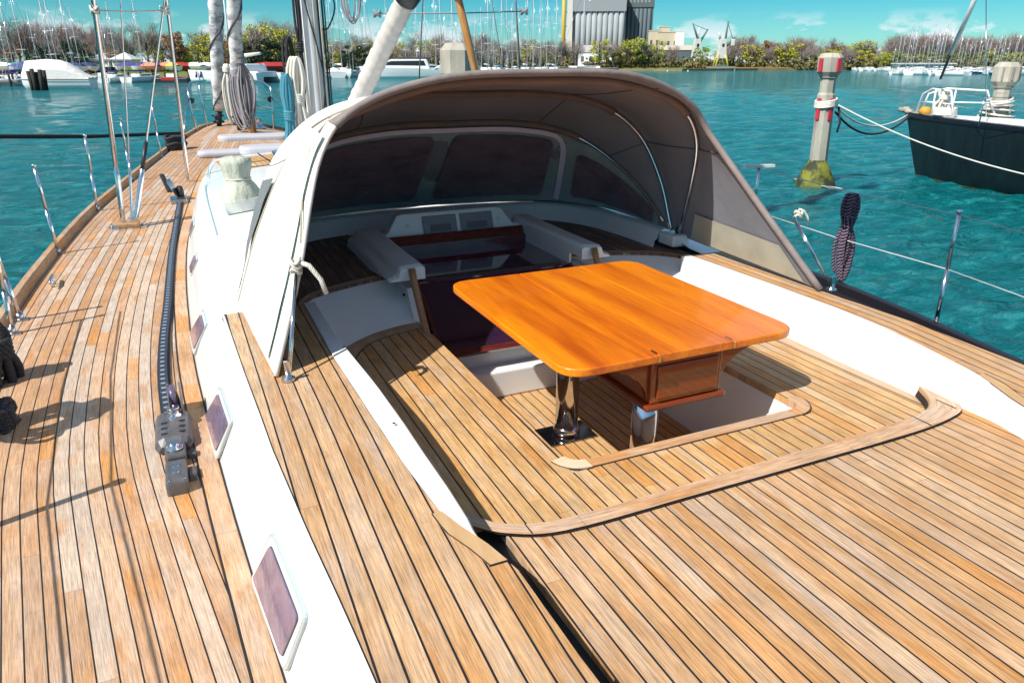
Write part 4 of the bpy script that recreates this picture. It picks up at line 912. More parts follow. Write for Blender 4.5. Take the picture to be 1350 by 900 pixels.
MB().prism([(1.5945, ty0 + .004), (1.9595, ty0 + .004), (1.9595, ty1 - .004), (1.5945, ty1 - .004)], tz - .034, tz).build('table_centre', TW, T_, bevel=.003)
# box under the middle with flared brackets
mb = MB(); mb.box((1.60, ty0 + .05, tz - .235), (1.95, ty1 - .35, tz - .036)); mb.build('table_box', TWD, T_, bevel=.006)
mb = MB(); mb.box((1.575, ty0 + .035, tz - .262), (1.975, ty1 - .33, tz - .236)); mb.build('box_plinth', TWD, T_, bevel=.008)
MB().box((1.625, ty0 + .040, tz - .215), (1.925, ty0 + .0495, tz - .07)).build('drawer_front', TWD, T_, bevel=.004)
for x, d in ((1.60, -1), (1.95, 1)):
    prf = [(0, -.235), (0, -.036)] + [(.30 * d, -.036)] + [(d * (.30 - .30 * math.sin(a)) * 1.0, -.036 - .012 - .187 * (1 - math.cos(a))) for a in [math.pi / 2 * k / 8 for k in range(9)]]
    for yk in (ty0 + .07, ty0 + .62):
        MB().plate([(x + p[0], yk, tz + p[1]) for p in prf], (0, 1, 0), .028).build('leaf_bracket', TWD, T_, bevel=.003)
mb = MB()
for x in (1.5935, 1.9605):
    mb.box((x - .004, ty0 + .02, tz + .0002), (x + .004, ty0 + .06, tz + .0015)); mb.box((x - .006, ty0 - .0015, tz - .030), (x + .006, ty0 + .004, tz - .006))
mb.build('leaf_hinge', M('brass', (.7, .5, .2), .25, 1.0), T_)
for (x, y) in ((1.69, 3.00), (1.77, 2.42)):
    lg = MB().lathe([(.060, 0), (.060, tz - .26 - FZ if y < 2.6 else tz - .036 - FZ)], (x, y, FZ + .006), 28).build('table_leg', STEEL, T_)
    MB().lathe([(.073, 0), (.070, .035), (.061, .05)], (x, y, FZ + .010), 28).build('leg_collar', STEEL, lg)
    MB().box((x - .14, y - .10, FZ + .002), (x + .14, y + .10, FZ + .010)).build('floor_plate', M('mirror_plate', (.35, .35, .36), .1, 1.0), T_, bevel=.002)

# ------------------------------------------------------------------ sprayhood
S_ = thing('sprayhood', 'canvas sprayhood with dark lining arched over the companionway', 'sprayhood', (1.736, 4.1, .18))
NT = 81
PORT = {1: [(.39, 4.1, .31), (.45, 4.36, .55), (.62, 4.62, .79), (.90, 4.77, .925), (1.286, 4.80, .99)],
        2: [(.25, 4.05, .24), (.35, 4.15, .58), (.52, 4.27, .90), (.82, 4.33, 1.12), (1.27, 4.35, 1.20)],
        3: [(.19, 3.88, .178), (.35, 3.80, .62), (.54, 3.56, 1.02), (.80, 3.50, 1.17), (1.23, 3.5, 1.285)],
        4: [(.235, 2.79, .186), (.395, 3.00, .54), (.60, 3.40, .965), (.80, 3.42, 1.175), (1.2, 3.39, 1.293)]}
CF = [full(C0, NT)] + [cr_curve(PORT[i] + [(1.736 + p[0], p[1], p[2]) for p in C], NT) for i, C in ((1, C1), (2, C2), (3, C3), (4, C4))]
cen = Vector((1.736, 4.2, .3))
def surf(i, s, offset=0.0):          # between curve i and i+1
    row = []
    for k in range(NT):
        p = CF[i][k].lerp(CF[i + 1][k], s)
        row.append(p)
    return row
def hood_rows(offset, i0=0, i1=4, sag=.02, step=7):
    rows = []
    for i in range(i0, i1):
        for q in range(step if i < i1 - 1 else step + 1):
            s = q / step; row = surf(i, s); r2 = []
            for k, p in enumerate(row):
                t = k / (NT - 1); b_ = math.sin(math.pi * s) * math.sin(math.pi * t) ** .7
                wr = .004 * math.sin(t * 37 + i * 2) * math.sin(s * 5 + t * 9)
                n_ = (p - cen).normalized(); pp = p - n_ * (sag * b_ * (1 if i in (1, 2) else .3)) + n_ * wr * b_ * 2
                pp = pp - n_ * offset; r2.append(pp)
            rows.append(r2)
    return rows
hood = MB().grid(hood_rows(0, 0, 4)).build('canopy', CANVAS, S_)
MB().grid(hood_rows(.010, 0, 4)).build('lining', LINING, S_)
# aft hem and roof hem tubes
def offc(C, dn): return [p - (p - cen).normalized() * dn for p in C]
MB().tube(offc(CF[4], .004)[:21], .011, 8).build('aft_hem', M('hem_tape', (.66, .62, .56), .7), S_)
TAUPE = M('taupe_hem', (.24, .20, .185), .75, col2=(.19, .16, .15), vs=8, bump=.5, bs=20)
MB().tube(offc(CF[4], .004)[20:], .019, 10).build('aft_hem', TAUPE, S_)
rim = hood_rows(-.006, 0, 4); MB().grid([r_[20:] for r_ in rim[-6:]]).build('rim_panel', TAUPE, S_)
for i, nm, r_ in ((1, 'front_bow', .011), (2, 'middle_bow', .012), (3, 'aft_bow', .013)):
    P = offc(CF[i], .030)
    if i == 3: P = cr_curve([(.40, 4.0, .26), (.45, 3.85, .62)], 8) + P[20:]
    bw = MB().tube(P, r_, 10).build(nm, STEEL, S_)
    k0, k1 = ((21, 60) if i > 1 else (20, 61)) if i < 3 else (10, 48)
    MB().tube(P[k0:k1], r_ + .012, 10).build('bow_sleeve', M('sleeve_tan', (.20, .14, .12), .8, col2=(.15, .11, .10), vs=6), bw)
STITCH = M('dark_seam_tape', (.11, .095, .10), .8)
for k in (14, 28, 52, 66):
    rows_ = hood_rows(.0125, 0, 4); P = [r[k] for r in rows_[7:]]
    MB().tube(P, .0028, 5).build('lining_seam', STITCH, S_)
    rows_ = hood_rows(-.003, 0, 4); P = [r[k] for r in rows_[7:]]
    MB().tube(P, .0025, 5).build('canopy_seam', M('grey_seam', (.45, .44, .42), .8), S_)
# window band: darker trim with clear panels, on both faces
def patch(i, s0, s1, k0, k1, dn, rr=.18, n=22, m=10, wob=1.0):
    """rounded patch of the surface between bow i and i+1"""
    rows = []
    for a in range(m + 1):
        s = s0 + (s1 - s0) * a / m
        v_ = abs(2 * a / m - 1); ins = 0
        e = rr
        if v_ > 1 - e: ins = e * .5 * (1 - math.sqrt(max(0, 1 - ((v_ - 1 + e) / e) ** 2)))
        ka = k0 + (k1 - k0) * ins * .4; kb = k1 - (k1 - k0) * ins * .4; row = []
        for b_ in range(n + 1):
            kk = ka + (kb - ka) * b_ / n; q = int(min(kk, NT - 2)); f_ = kk - q
            p = CF[i][q].lerp(CF[i][q + 1], f_).lerp(CF[i + 1][q].lerp(CF[i + 1][q + 1], f_), s)
            p = p - (p - cen).normalized() * dn + Vector((0, 0, 0)); p = p + (p - cen).normalized() * .004 * wob * math.sin(b_ * .9 + a) * math.sin(a * 1.1)
            row.append(p)
        rows.append(row)
    return rows
MB().grid(patch(0, .0, .94, 2, 78, .016, .01, 70)).build('window_surround', TRIMC, S_)
PANE = M('smoked_vinyl', (.13, .085, .115), .34, col2=(.20, .145, .18), vs=4, bump=5.0, bs=3.2, coat=.0, stretch=(1, 1, 2), lo=.45, hi=.7)
GREYV = M('grey_vinyl', (.22, .22, .22), .3, col2=(.18, .18, .18), vs=3, bump=.3, bs=5)
for k0, k1, s0, s1 in ((22.5, 38.6, .08, .86), (41.0, 55.6, .08, .86), (60.2, 77.0, .10, .78), (4.0, 19.8, .10, .78)):
    MB().grid(patch(0, s0, s1, k0, k1, .030, n=34, m=16)).build('window_panel', PANE, S_)
    MB().grid(patch(0, s0, s1, k0, k1, -.022, n=34, m=16)).build('outer_window_panel', GREYV, S_)
# lavender reinforcing band along the top and down the starboard windscreen corner
def bandpts(lst, w, dn):
    L0, L1 = [], []
    for k, s in lst:
        def pt(kk, ss):
            q = int(min(kk, NT - 2)); f_ = kk - q; p = CF[0][q].lerp(CF[0][q + 1], f_).lerp(CF[1][q].lerp(CF[1][q + 1], f_), ss); return p - (p - cen).normalized() * dn
        L0.append(pt(k, s)); 
    for i, p in enumerate(L0):
        a = L0[max(0, i - 1)]; b_ = L0[min(len(L0) - 1, i + 1)]; t = (b_ - a).normalized(); n_ = (p - cen).normalized(); sd2 = t.cross(n_).normalized() * w / 2; L1.append((p - sd2, p + sd2))
    return [[a for a, b_ in L1], [b_ for a, b_ in L1]]
lst = [(k, .93) for k in range(18, 55)] + [(55.6, .925), (56.5, .90), (57.2, .85), (57.6, .77), (57.8, .6), (57.9, .4), (58.0, .2), (58.0, .04)]
MB().grid(bandpts(lst, .045, .034)).build('reinforcing_band', LAV, S_)
WINGSHADE = M('shade_tinted_canvas', (.46, .60, .56), .8, col2=(.54, .65, .60), vs=7, stretch=(2, 2, .6), lo=.35, hi=.65, bump=.4, bs=10)  # cyan shade of the lower port wing put into the canvas colour
MB().grid(patch(3, .06, .86, .5, 18, -.014, .03, 30, 14)).build('wing_shade_panel', WINGSHADE, S_)
MB().grid(patch(2, .18, .90, .6, 12, -.016, .05, 20, 12)).build('outer_side_window', GREYV, S_)
BEIGE = M('beige_piping', (.50, .42, .30), .8)
MB().tube([p + (p - cen).normalized() * .003 for p in CF[3][0:36]], .005, 6).build('piping', BEIGE, S_)
q0 = CF[3][20]; q1 = CF[4][14]
MB().tube([CF[3][21].lerp(CF[4][21], .05), CF[3][17].lerp(CF[4][17], .45) + Vector((-.01, 0, 0)), CF[3][13].lerp(CF[4][13], .8) + Vector((-.012, 0, 0)), CF[4][10] + Vector((-.012, 0, 0))], .004, 6).build('lacing_cord', BEIGE, S_)
# translucent lower side windows, grab straps, stay wires
def sidepatch(z0_, z1_, y0_, y1_, s_, o):
    rows = []
    for a in range(7):
        row = []
        for b_ in range(11):
            y = y0_ + (y1_ - y0_) * b_ / 10
            # lean of the side wall between the aft bow foot and the aft hem
            t = (4.0 - y) / (4.0 - 2.76)
            zt = z0_ + (z1_ - z0_) * (1 - max(0, (t - .55) / .45) * .85); z = z0_ + .0 + (zt - z0_) * a / 6
            x = 1.395 - .09 * (z - .2) / .4 - o; row.append((1.736 + x * (1 if s_ else -1), y, z))
        rows.append(row)
    return rows
MB().grid(patch(3, .10, .93, 75.6, 79.8, .020, .02, 24, 8, 0)).build('lower_window', M('yellowed_vinyl', (.46, .44, .35), .45, col2=(.34, .32, .26), vs=3), S_)
for s_ in (0, 1):
    f = (lambda p: Vector(p)) if not s_ else (lambda p: Vector((3.472 - p[0], p[1], p[2])))
    ft = f((.28, 2.74, .184)); up = f((.385, 2.98, .56))
    MB().tube([ft + Vector((0, 0, .02)), up], .006, 6).tube([ft + Vector((.01, .01, .02)), up + Vector((.0, 0, -.02))], .0045, 6).build('tension_strap', STEEL, S_)
    mb = MB().lathe([(.028, 0), (.026, .012), (.012, .02), (.012, .04)], tuple(ft), 14); mb.obox(ft + Vector((0, .0, .05)), (.012, .0, 0), (0, .008, 0), (0, 0, .03)); mb.build('deck_eye', STEEL, S_)
    mb = MB(); c = up + Vector((.0 if not s_ else .03, .0, .04))
    for q in range(3 if not s_ else 2): mb.tube([c + Vector((.02 * math.cos(a), .02 * math.sin(a), .02 * (q - 2) + .012 * math.sin(a * 2 + q))) for a in [2 * math.pi * j / 10 for j in range(11)]], .007, 6)
    kq = 1 if not s_ else .55; mb.tube([c, c + Vector((.05, -.02, -.02)) * kq, c + Vector((.09, -.04, -.08)) * kq, c + Vector((.105, -.05, -.14)) * kq], .011 * kq, 8)
    mb.build('cord_knot', ROPE_W, S_)
    # bow foot plate on the coaming
    c = f((.40, 4.02, .19)); MB().box((c.x - .07, c.y - .09, .181), (c.x + .07, c.y + .09, .26)).build('bow_foot', WHITE2, S_, bevel=.012)
    MB().tube([f((.385, 4.0, .26)), f((.375, 4.0, .30))], .02, 10).build('bow_hinge', BLACK, S_)

# ================================================================== the harbour around: pilings, yacht alongside, marinas, trees, silos
CONC = M('weathered_concrete', (.44, .41, .34), .85, col2=(.30, .28, .23), vs=3, bump=.4, bs=12, stretch=(1, 1, .5))
CONCD = M('stained_concrete', (.26, .24, .20), .85, col2=(.18, .17, .14), vs=3, bump=.4, bs=12)
MOSS = M('wet_moss', (.17, .18, .02), .8, col2=(.03, .035, .015), vs=2.2, bump=1.0, bs=10, lo=.44, hi=.56)
REDP = M('faded_red_fender', (.55, .03, .05), .5, col2=(.42, .03, .05), vs=6)
def piling(name, label, c, top_z, s=1.0, red=True, lean=0.0, slots=False):
    t = thing(name, label, 'piling', (c.x, c.y, -1.75))
    H_ = top_z
    hexr = lambda r, z, tw=0: [(c.x + r * s * math.cos(2 * math.pi * k / 8 + tw) + lean * (z + 1.75), c.y + r * s * math.sin(2 * math.pi * k / 8 + tw), z) for k in range(8)]
    def octo(lst, nm, m, par=t):
        rows = [hexr(r, z) for r, z in lst]; mb = MB().grid(rows, sm=False, close=True); n = len(mb.v)
        mb.face(range(7, -1, -1)); mb.face(range(n - 8, n)); return mb.build(nm, m, par)
    octo([(.24, H_ - .62 * s), (.33, H_ - .50 * s), (.34, H_ - .12 * s), (.235, H_)], 'cap', CONC)
    octo([(.245, H_ - .66 * s), (.245, H_ - .60 * s)], 'cap_ring', CONCD)
    octo([(.25, -1.3), (.24, H_ - 1.12 * s), (.205, H_ - 1.05 * s), (.205, H_ - .62 * s)], 'shaft', CONC)
    rows = []
    for r, z in ((.56, -2.1), (.54, -1.70), (.48, -1.56), (.40, -1.38), (.32, -1.24), (.27, -1.16), (.25, -1.10)):
        rows.append([(c.x + r * s * (1 + .07 * math.sin(3 * a + z * 4)) * math.cos(a) + lean * (z + 1.75), c.y + r * s * math.sin(a) * (1 + .05 * math.cos(5 * a)), z) for a in [2 * math.pi * k / 20 for k in range(20)]])
    MB().grid(rows, close=True).build('mossy_foot', MOSS, t)
    if red:
        for zc1, zc2, rr_ in ((H_ - .50 * s, H_ - .14 * s, .335), (H_ - 1.80 * s, H_ - 1.20 * s, .235)):
            for an in (-1.62, -3.18):
                p = Vector((c.x + rr_ * s * math.cos(an), c.y + rr_ * s * math.sin(an), (zc1 + zc2) / 2)); o = Vector((math.cos(an), math.sin(an), 0)); tt = Vector((-o.y, o.x, 0))
                MB().obox(p + Vector((lean * (p.z + 1.75), 0, 0)), tt * .062 * s, o * .03 * s, (0, 0, (zc2 - zc1) / 2)).build('rubbing_strip', REDP, t, bevel=.01)
    if slots:
        for an in (-.9, -1.5, -2.1, -2.8):
            p = Vector((c.x + .33 * s * math.cos(an), c.y + .33 * s * math.sin(an), H_ - .3 * s)); o = Vector((math.cos(an), math.sin(an), 0)); tt = Vector((-o.y, o.x, 0))
            MB().obox(p, tt * .02 * s, o * .02 * s, (0, 0, .16 * s)).build('cap_slot', CONCD, t)
    return t
pa_ = atZ(1075, 242, -1.75); piling('concrete_piling', 'octagonal concrete mooring piling with red strips and mossy foot in open water', pa_, atY(1087, 70, pa_.y).z, .93, lean=-.035)
pb_ = far(1303, 200, 21.5); piling('concrete_piling', 'concrete piling with slotted cap behind the dark blue yacht', Vector((pb_.x, pb_.y, 0)), far(1303, 82, 21.5).z, 1.02, red=False, slots=True)
pc_ = far(607, 200, 14.0); piling('concrete_piling', 'plain pale concrete piling rising behind the sprayhood', Vector((pc_.x, pc_.y, 0)), far(607, 57, 14.0).z, 1.02, red=False)

# ---- dark blue yacht alongside
NB = Vector((20.25, 15.6, 0)); 
DH = M('dark_teal_hull', (.002, .005, .008), .50, coat=.05, col2=(.005, .014, .018), vs=2.5, stretch=(1.5, 1.5, .25))
N_ = thing('dark_sailing_yacht', 'dark blue sailing yacht with white deck moored by its bow on the right', 'yacht', (20.4, 9, -1.75))
def nbrow(y):   # y measured aft from the stem, 0..13
    half = 2.05 * (1 - math.exp(-y / 3.4)) * (1 if y < 9 else 1 - (y - 9) * .03); zt = -.02 - .010 * y * 0 - .018 * min(y, 8)
    cxx = 20.25; Y0 = 15.75 - y; row = []
    sw = max(0, .32 - y * .25)
    for t, z, fw in ((1.0, zt, 0), (.99, zt - .35, .10), (.93, -.9, .22), (.82, -1.45, .36), (.70, -1.78, .46), (.35, -2.2, .6)):
        yy = Y0 - fw * math.exp(-y / 2.5) * 1.6; row.append((cxx - half * t * .98 + (0), yy, z))
    return row, (cxx, half, Y0, zt)
rws = []; dk = []
for y in [0, .08, .2, .4, .7, 1.1, 1.6, 2.2, 3, 4, 5, 6.5, 8, 10, 12, 13.5]:
    r_, (cxx, half, Y0, zt) = nbrow(y); rws.append(r_ + [(2 * cxx - p[0], p[1], p[2]) for p in r_[::-1]]); dk.append([(cxx - half * .96, Y0, zt + .012), (cxx, Y0, zt + .05), (cxx + half * .96, Y0, zt + .012)])
MB().grid(rws).build('hull', DH, N_)
MB().grid(dk).build('deck', M('painted_white_deck', (.74, .74, .72), .5, col2=(.66, .64, .58), vs=2), N_)
MB().grid([[(p[0] - .015, p[1] + .005, p[2] + .04) for p in [r[0] for r in dk]], [(p[0] + .03, p[1], p[2] + .04) for p in [r[0] for r in dk]], [(p[0] + .03, p[1], p[2]) for p in [r[0] for r in dk]]]).build('gunwale', WHITE, N_)
MB().grid([[(p[0] - .012, p[1], p[2] + .035) for p in [r[0] for r in rws]], [(p[0] - .02, p[1], p[2] - .02) for p in [r[0] for r in rws]], [(p[0] - .012, p[1], p[2] - .10) for p in [r[0] for r in rws]]]).build('sheer_stripe', M('navy_stripe', (.006, .006, .014), .3), N_)
MB().grid([[(r[3][0] - .02, r[3][1], -1.52), (r[4][0] - .02, r[4][1], -1.60)][::1] for r in []] or [[(p[0] - .012, p[1], p[2] + .02) for p in [r[4] for r in rws]], [(p[0] - .016, p[1], p[2] + .14) for p in [r[4] for r in rws]]]).build('waterline_fouling', M('brown_fouling', (.10, .07, .02), .8), N_)
mb = MB(); bx_ = 20.25
for sx_ in (-1, 1):
    mb.tube([(bx_ + sx_ * .10, 15.35, .0), (bx_ + sx_ * .12, 15.2, .55), (bx_ + sx_ * .3, 14.8, .70), (bx_ + sx_ * .75, 13.9, .66), (bx_ + sx_ * .88, 13.6, .0)], .03, 8)
    mb.tube([(bx_ + sx_ * .12, 15.25, .32), (bx_ + sx_ * .80, 13.75, .34)], .02, 8); mb.tube([(bx_ + sx_ * .42, 14.6, .0), (bx_ + sx_ * .42, 14.6, .69)], .025, 8)
mb.build('pulpit', M('white_tube', (.72, .72, .72), .3), N_)
mb = MB(); mb.tube([(bx_ - .05, 15.5, .02), (bx_ - .05, 15.95, .08)], .07, 10); mb.lathe([(.10, 0), (.12, .08), (.08, .14)], (bx_ - .02, 15.75, .02), 12); mb.build('bow_roller', CONC, N_)
mb = MB(); mb.lathe([(.16, 0), (.18, .12), (.10, .22)], (bx_ - .3, 14.9, -.01), 12); mb.build('anchor_windlass', M('orange_cover', (.55, .28, .03), .6), N_)
a = Vector((bx_, 15.2, .05)); b_ = far(1237, 60, 20.0); f1 = far(1282, -60, 19.0)
MB().tube([far(1240, 104, 21), far(1253, 72, 20.4)], .035, 8).build('forestay_sleeve', BLACK, N_)
MB().tube([far(1253, 72, 20.4), far(1312, -60, 19.0)], .06, 8).build('furled_foresail', M('white_sail', (.72, .72, .72), .7), N_)
MB().tube([(bx_ - 1.0, 12.6, .0), far(1300, 0, 20)], .012, 6).build('inner_stay', STEEL, N_)
for y in (12.2, 10.2, 8.2):
    for sx_ in (-1, 1): MB().tube([(bx_ + sx_ * 1.85, y, -.08), (bx_ + sx_ * 1.87, y, .62)], .016, 8).build('stanchion', STEEL, N_)
mb = MB()
for sx_ in (-1, 1):
    for z in (.6, .3): mb.tube([(bx_ + sx_ * .85, 13.7, z), (bx_ + sx_ * 1.86, 12.2, z), (bx_ + sx_ * 1.87, 8.2, z)], .008, 6)
mb.build('lifeline', STEEL, N_)
MB().tube([(bx_, 7, -.1), (bx_, 6.8, 15)], .11, 14).build('mast', MASTP, N_)
mb = MB().box((bx_ - 1.1, 3.5, -.1), (bx_ + 1.1, 9.0, .28)); mb.build('coachroof', WHITE, N_, bevel=.12)
rope_thing('rope_bundle', coil('c', None, (bx_ - .52, 14.25, .68), .34, .75, 12, .035, .3, 31, ax=(1, -.6, 0), th=.08), ROPE_W, 'cream rope bundle hung over the white pulpit of the dark blue yacht')
mb = MB()
for q in range(5): mb.tube([(bx_ - .55 + .3 * math.cos(a) * (1 - .08 * q), 14.1 + .28 * math.sin(a), .05 + .04 * q) for a in [2 * math.pi * j / 14 for j in range(15)]], .032, 6)
rope_thing('rope_heap', mb, ROPE_W, 'pale rope heap lying on the foredeck of the dark blue yacht')
def sagline(a, b_, sag, n=24): return [a.lerp(b_, i / n) + Vector((0, 0, -sag * 4 * (i / n) * (1 - i / n))) for i in range(n + 1)]
pt = Vector((pa_.x + .12, pa_.y - .15, atY(1095, 136, pa_.y).z)); stem = Vector((bx_ - .1, 15.6, -.06))
W3 = M('pale_mooring_rope', (.62, .60, .54), .85)
rope_thing('mooring_rope', MB().tube(sagline(pt, Vector((18.0, 8.2, -1.15)), .35), .018, 7), W3, 'white mooring rope sloping from the piling along the dark blue hull')
rope_thing('mooring_rope', MB().tube(sagline(pt + Vector((0, 0, -.05)), stem, .42), .022, 7), W3, 'pale mooring rope sagging from the piling to the bow of the dark blue yacht')
rope_thing('mooring_rope', MB().tube(sagline(pt + Vector((.05, 0, -.22)), stem + Vector((-.02, -.1, -.02)), .55), .030, 7).tube([pt + Vector((.1, -.05, -.1)), pt + Vector((.22, -.06, -.5)), pt + Vector((.16, -.06, -.75))], .03, 6), ROPE_K, 'black mooring rope sagging from the piling to the bow of the dark blue yacht')
mb = MB()
for q in range(5): mb.tube([(pa_.x - .06 + .26 * math.cos(a), pa_.y + .275 * math.sin(a), pt.z - .06 + .035 * q + .05 * math.cos(a)) for a in [2 * math.pi * j / 16 for j in range(17)]], .026, 6)
rope_thing('rope_wrap', mb, ROPE_W, 'rope turns wrapped round the shaft of the red striped piling')
mb = MB()
for q in range(6): mb.tube([(pb_.x + (.30 + .04 * q) * math.cos(a), pb_.y + (.30 + .03 * q) * math.sin(a), .42 - .1 * q + .06 * math.cos(a + q)) for a in [2 * math.pi * j / 16 for j in range(17)]], .03, 6)
rope_thing('rope_wrap', mb, ROPE_W, 'loose rope turns round the slotted piling behind the dark blue yacht')
rope_thing('mooring_rope', MB().tube([atZ(1048, 236, -1.73), atZ(1090, 246, -1.73), atZ(1112, 250, -1.73)], .03, 6), W3, 'short pale rope floating at the foot of the red striped piling')

# ---- prototypes of sailing boats (local coordinates, bow towards +x)
MASTG = M('grey_mast_alloy', (.52, .52, .53), .4)
def boat_proto(kind, L, hullm, deckm=WHITE, cover=None, mast_h=14.0, label='', group='', cabin=True, nspr=2, stripe=None):
    t = thing(kind, label, 'boat', (0, 0, 0), group, world=False)
    B = L * .15; rows = []; st = []
    for k in range(13):
        x = -L / 2 + L * k / 12; u = k / 12; w = B * (1 - max(0, (u - .45) / .55) ** 2.2) * (.82 + .18 * min(1, u * 3)); zt = .95 + .35 * u * u + (.0 if L < 14 else .4); fw = .0
        xo = x
        rows.append([(xo, -w, zt), (xo - .15 * u * u, -w * .97, zt * .5), (xo - .5 * u ** 3 * 2, -w * .80, 0), (xo - 1.0 * u ** 3, 0, -.4), (xo - .5 * u ** 3 * 2, w * .80, 0), (xo - .15 * u * u, w * .97, zt * .5), (xo, w, zt)])
        st.append([(xo, -w * .98, zt + .01), (xo, 0, zt + .08), (xo, w * .98, zt + .01)])
    mb = MB().grid(rows); o = len(mb.v); mb.v += rows[0]; mb.face(range(o, o + 7)); mb.build('hull', hullm, t)
    MB().grid(st).build('deck', deckm, t)
    if stripe:
        for sgn in (0, 6): MB().grid([[(p[0], p[1] * 1.01, p[2] - .05) for p in [r[sgn] for r in rows]], [(p[0], p[1] * 1.01, p[2] - .28) for p in [r[sgn] for r in rows]]]).build('hull_stripe', stripe, t)
    zc2 = 1.0 + (.0 if L < 14 else .4)
    if cabin:
        pr = [(-L * .22, -B * .55), (L * .20, -B * .38), (L * .27, 0), (L * .20, B * .38), (-L * .22, B * .55)]
        MB().prism(pr, zc2, zc2 + .5).build('cabin', WHITE, t, bevel=.08)
        for sgn in (-1, 1): MB().obox((0, sgn * B * .475, zc2 + .28), (L * .15, -sgn * B * .06, 0), (0, .02, 0), (0, 0, .09)).build('window', BLACK, t)
    if mast_h:
        MB().tube([(L * .06, 0, zc2), (L * .05, 0, mast_h)], [.075, .05], 8).build('mast', MASTG, t)
        MB().tube([(L * .05, 0, zc2 + 1.0), (-L * .30, 0, zc2 + 1.05)], [.16, .12], 8).build('boom', cover or WHITE, t)
        mb = MB().tube([(L * .49, 0, 1.3), (L * .055, 0, mast_h * .97)], .028, 5).tube([(-L * .48, 0, 1.0), (L * .05, 0, mast_h * .99)], .018, 5)
        for sgn in (-1, 1): mb.tube([(L * .03, sgn * B * .9, 1.1), (L * .05, sgn * .75, mast_h * .55), (L * .05, 0, mast_h * .96)], .018, 5)
        mb.build('stays', STEEL, t)
        for q in range(nspr): z = mast_h * (.35 + .27 * q); MB().tube([(L * .05, -.8 + .15 * q, z), (L * .05, .8 - .15 * q, z)], .035, 6).build('spreader', MASTP, t)
    return t
NAVY = M('navy_gelcoat', (.02, .03, .12), .25, coat=.4); PURP = M('purple_sail_cover', (.06, .03, .22), .7); TEALC = M('teal_cover', (.05, .25, .28), .7); REDC = M('red_paint', (.36, .03, .025), .4); CRM = M('cream_gelcoat', (.68, .62, .48), .35)
def put(o, u, d, rot, sc=1.0, label=None, z=-1.75, first=[None]):
    r_, Yf = ray(u, 85); p = Vector((r_.x * d / Yf, r_.y * d / Yf, z))
    if o.get('_used'): return copy_tree(o, p, rot, (sc, sc, sc), label)
    o['_used'] = 1; o.location = p; o.rotation_euler = (0, 0, rot); o.scale = (sc, sc, sc)
    if label: o['label'] = label
    return o
G1, G2, G3 = 'sailing boats in the left marina', 'sailing boats in the marina behind the mast', 'sailing boats in the far right marina'
b1 = boat_proto('sailing_boat', 10, WHITE, cover=PURP, mast_h=14, label='white sailing boat with purple sail cover in the left marina', group=G1)
b2 = boat_proto('sailing_boat', 11, WHITE, cover=WHITE, mast_h=16, label='all white sailing boat in the marina behind the mast', group=G2)
b3 = boat_proto('sailing_boat', 11, WHITE, cover=TEALC, mast_h=15, label='white sailing boat with teal boom cover in the marina behind the mast', group=G2, stripe=NAVY)
b4 = boat_proto('sailing_boat', 11, WHITE, cover=WHITE, mast_h=14, label='white sailing boat moored in the far right marina', group=G3, nspr=1)
b5 = boat_proto('sailing_boat', 12, NAVY, cover=PURP, mast_h=15, label='navy blue sailing boat with purple cover in the far right marina', group=G3, nspr=1)
HD = -YAW          # heading of the view, so boats lie about square to it
rnd = random.Random(11)
for i, (u, d, rot) in enumerate(((-18, 118, 1.3), (16, 120, 1.9), (30, 122, 1.5), (66, 128, 1.35), (74, 128, 1.7), (92, 126, 1.2), (104, 132, 1.75), (152, 140, 1.55), (186, 142, 1.4), (140, 150, 1.6), (8, 140, 1.6), (48, 145, 1.5))):
    put(b1, u, d, rot - YAW, rnd.uniform(.8, 1.1), z=-1.75)
us = [440, 449, 458, 466, 474, 486, 512, 536, 552, 563, 573, 581, 588, 596, 626, 634, 643, 652, 660, 668, 676, 684, 694, 703, 712, 722, 732]
for i, u in enumerate(us): put(b2 if i % 3 else b3, u, 200 + rnd.uniform(-8, 25) + (u - 440) * .12, 1.6 + rnd.uniform(-.5, .5) - YAW + (3.14 if i % 2 else 0), rnd.uniform(1.15, 1.55))
for i in range(38):
    u = 1178 + i * 5.2 + rnd.uniform(-2.5, 2.5); put(b5 if i in (14, 22, 28, 34) else b4, u, 255 + rnd.uniform(-25, 45) - (25 if i in (14, 28) else 0), 1.6 + rnd.uniform(-.5, .5) - YAW, rnd.uniform(.6, 1.15))
b6 = boat_proto('small_boat', 6, WHITE, mast_h=0, label='small white motor boat moored along the far right bank', group='small boats along the far right bank')
for i in range(16): put(b6, 1128 + i * 5.2 + rnd.uniform(-1, 1), 395 + rnd.uniform(-10, 20) - i * 4, 1.6 - YAW + rnd.uniform(-.3, .3), rnd.uniform(.8, 1.4))
# motor boat under a white tarpaulin
t = thing('covered_motor_boat', 'white motor boat under a big white tarpaulin at the left jetty', 'boat', (0, 0, 0), world=False)
hr_ = []; cvr = []
for k in range(11):
    u = k / 10; x = -4.4 + 8.8 * u; w = 1.5 * (1 - max(0, (u - .5) / .5) ** 2.5 * .9); zt = 1.35
    hr_.append([(x, -w, zt), (x, -w * .95, .6), (x - .3 * u, -w * .8, 0), (x - .6 * u, 0, -.3), (x - .3 * u, w * .8, 0), (x, w * .95, .6), (x, w, zt)])
    hp = itp(u, [0, .08, .35, .6, .95, 1], [1.5, 1.9, 3.6, 3.75, 3.5, 1.9]); cvr.append([(x, -w * 1.03, 1.25), (x, -w * .98, 1.5 + (hp - 1.5) * .45), (x, -w * .5, hp - .12), (x, 0, hp), (x, w * .5, hp - .12), (x, w * .98, 1.5 + (hp - 1.5) * .45), (x, w * 1.03, 1.25)])
mb = MB().grid(hr_)
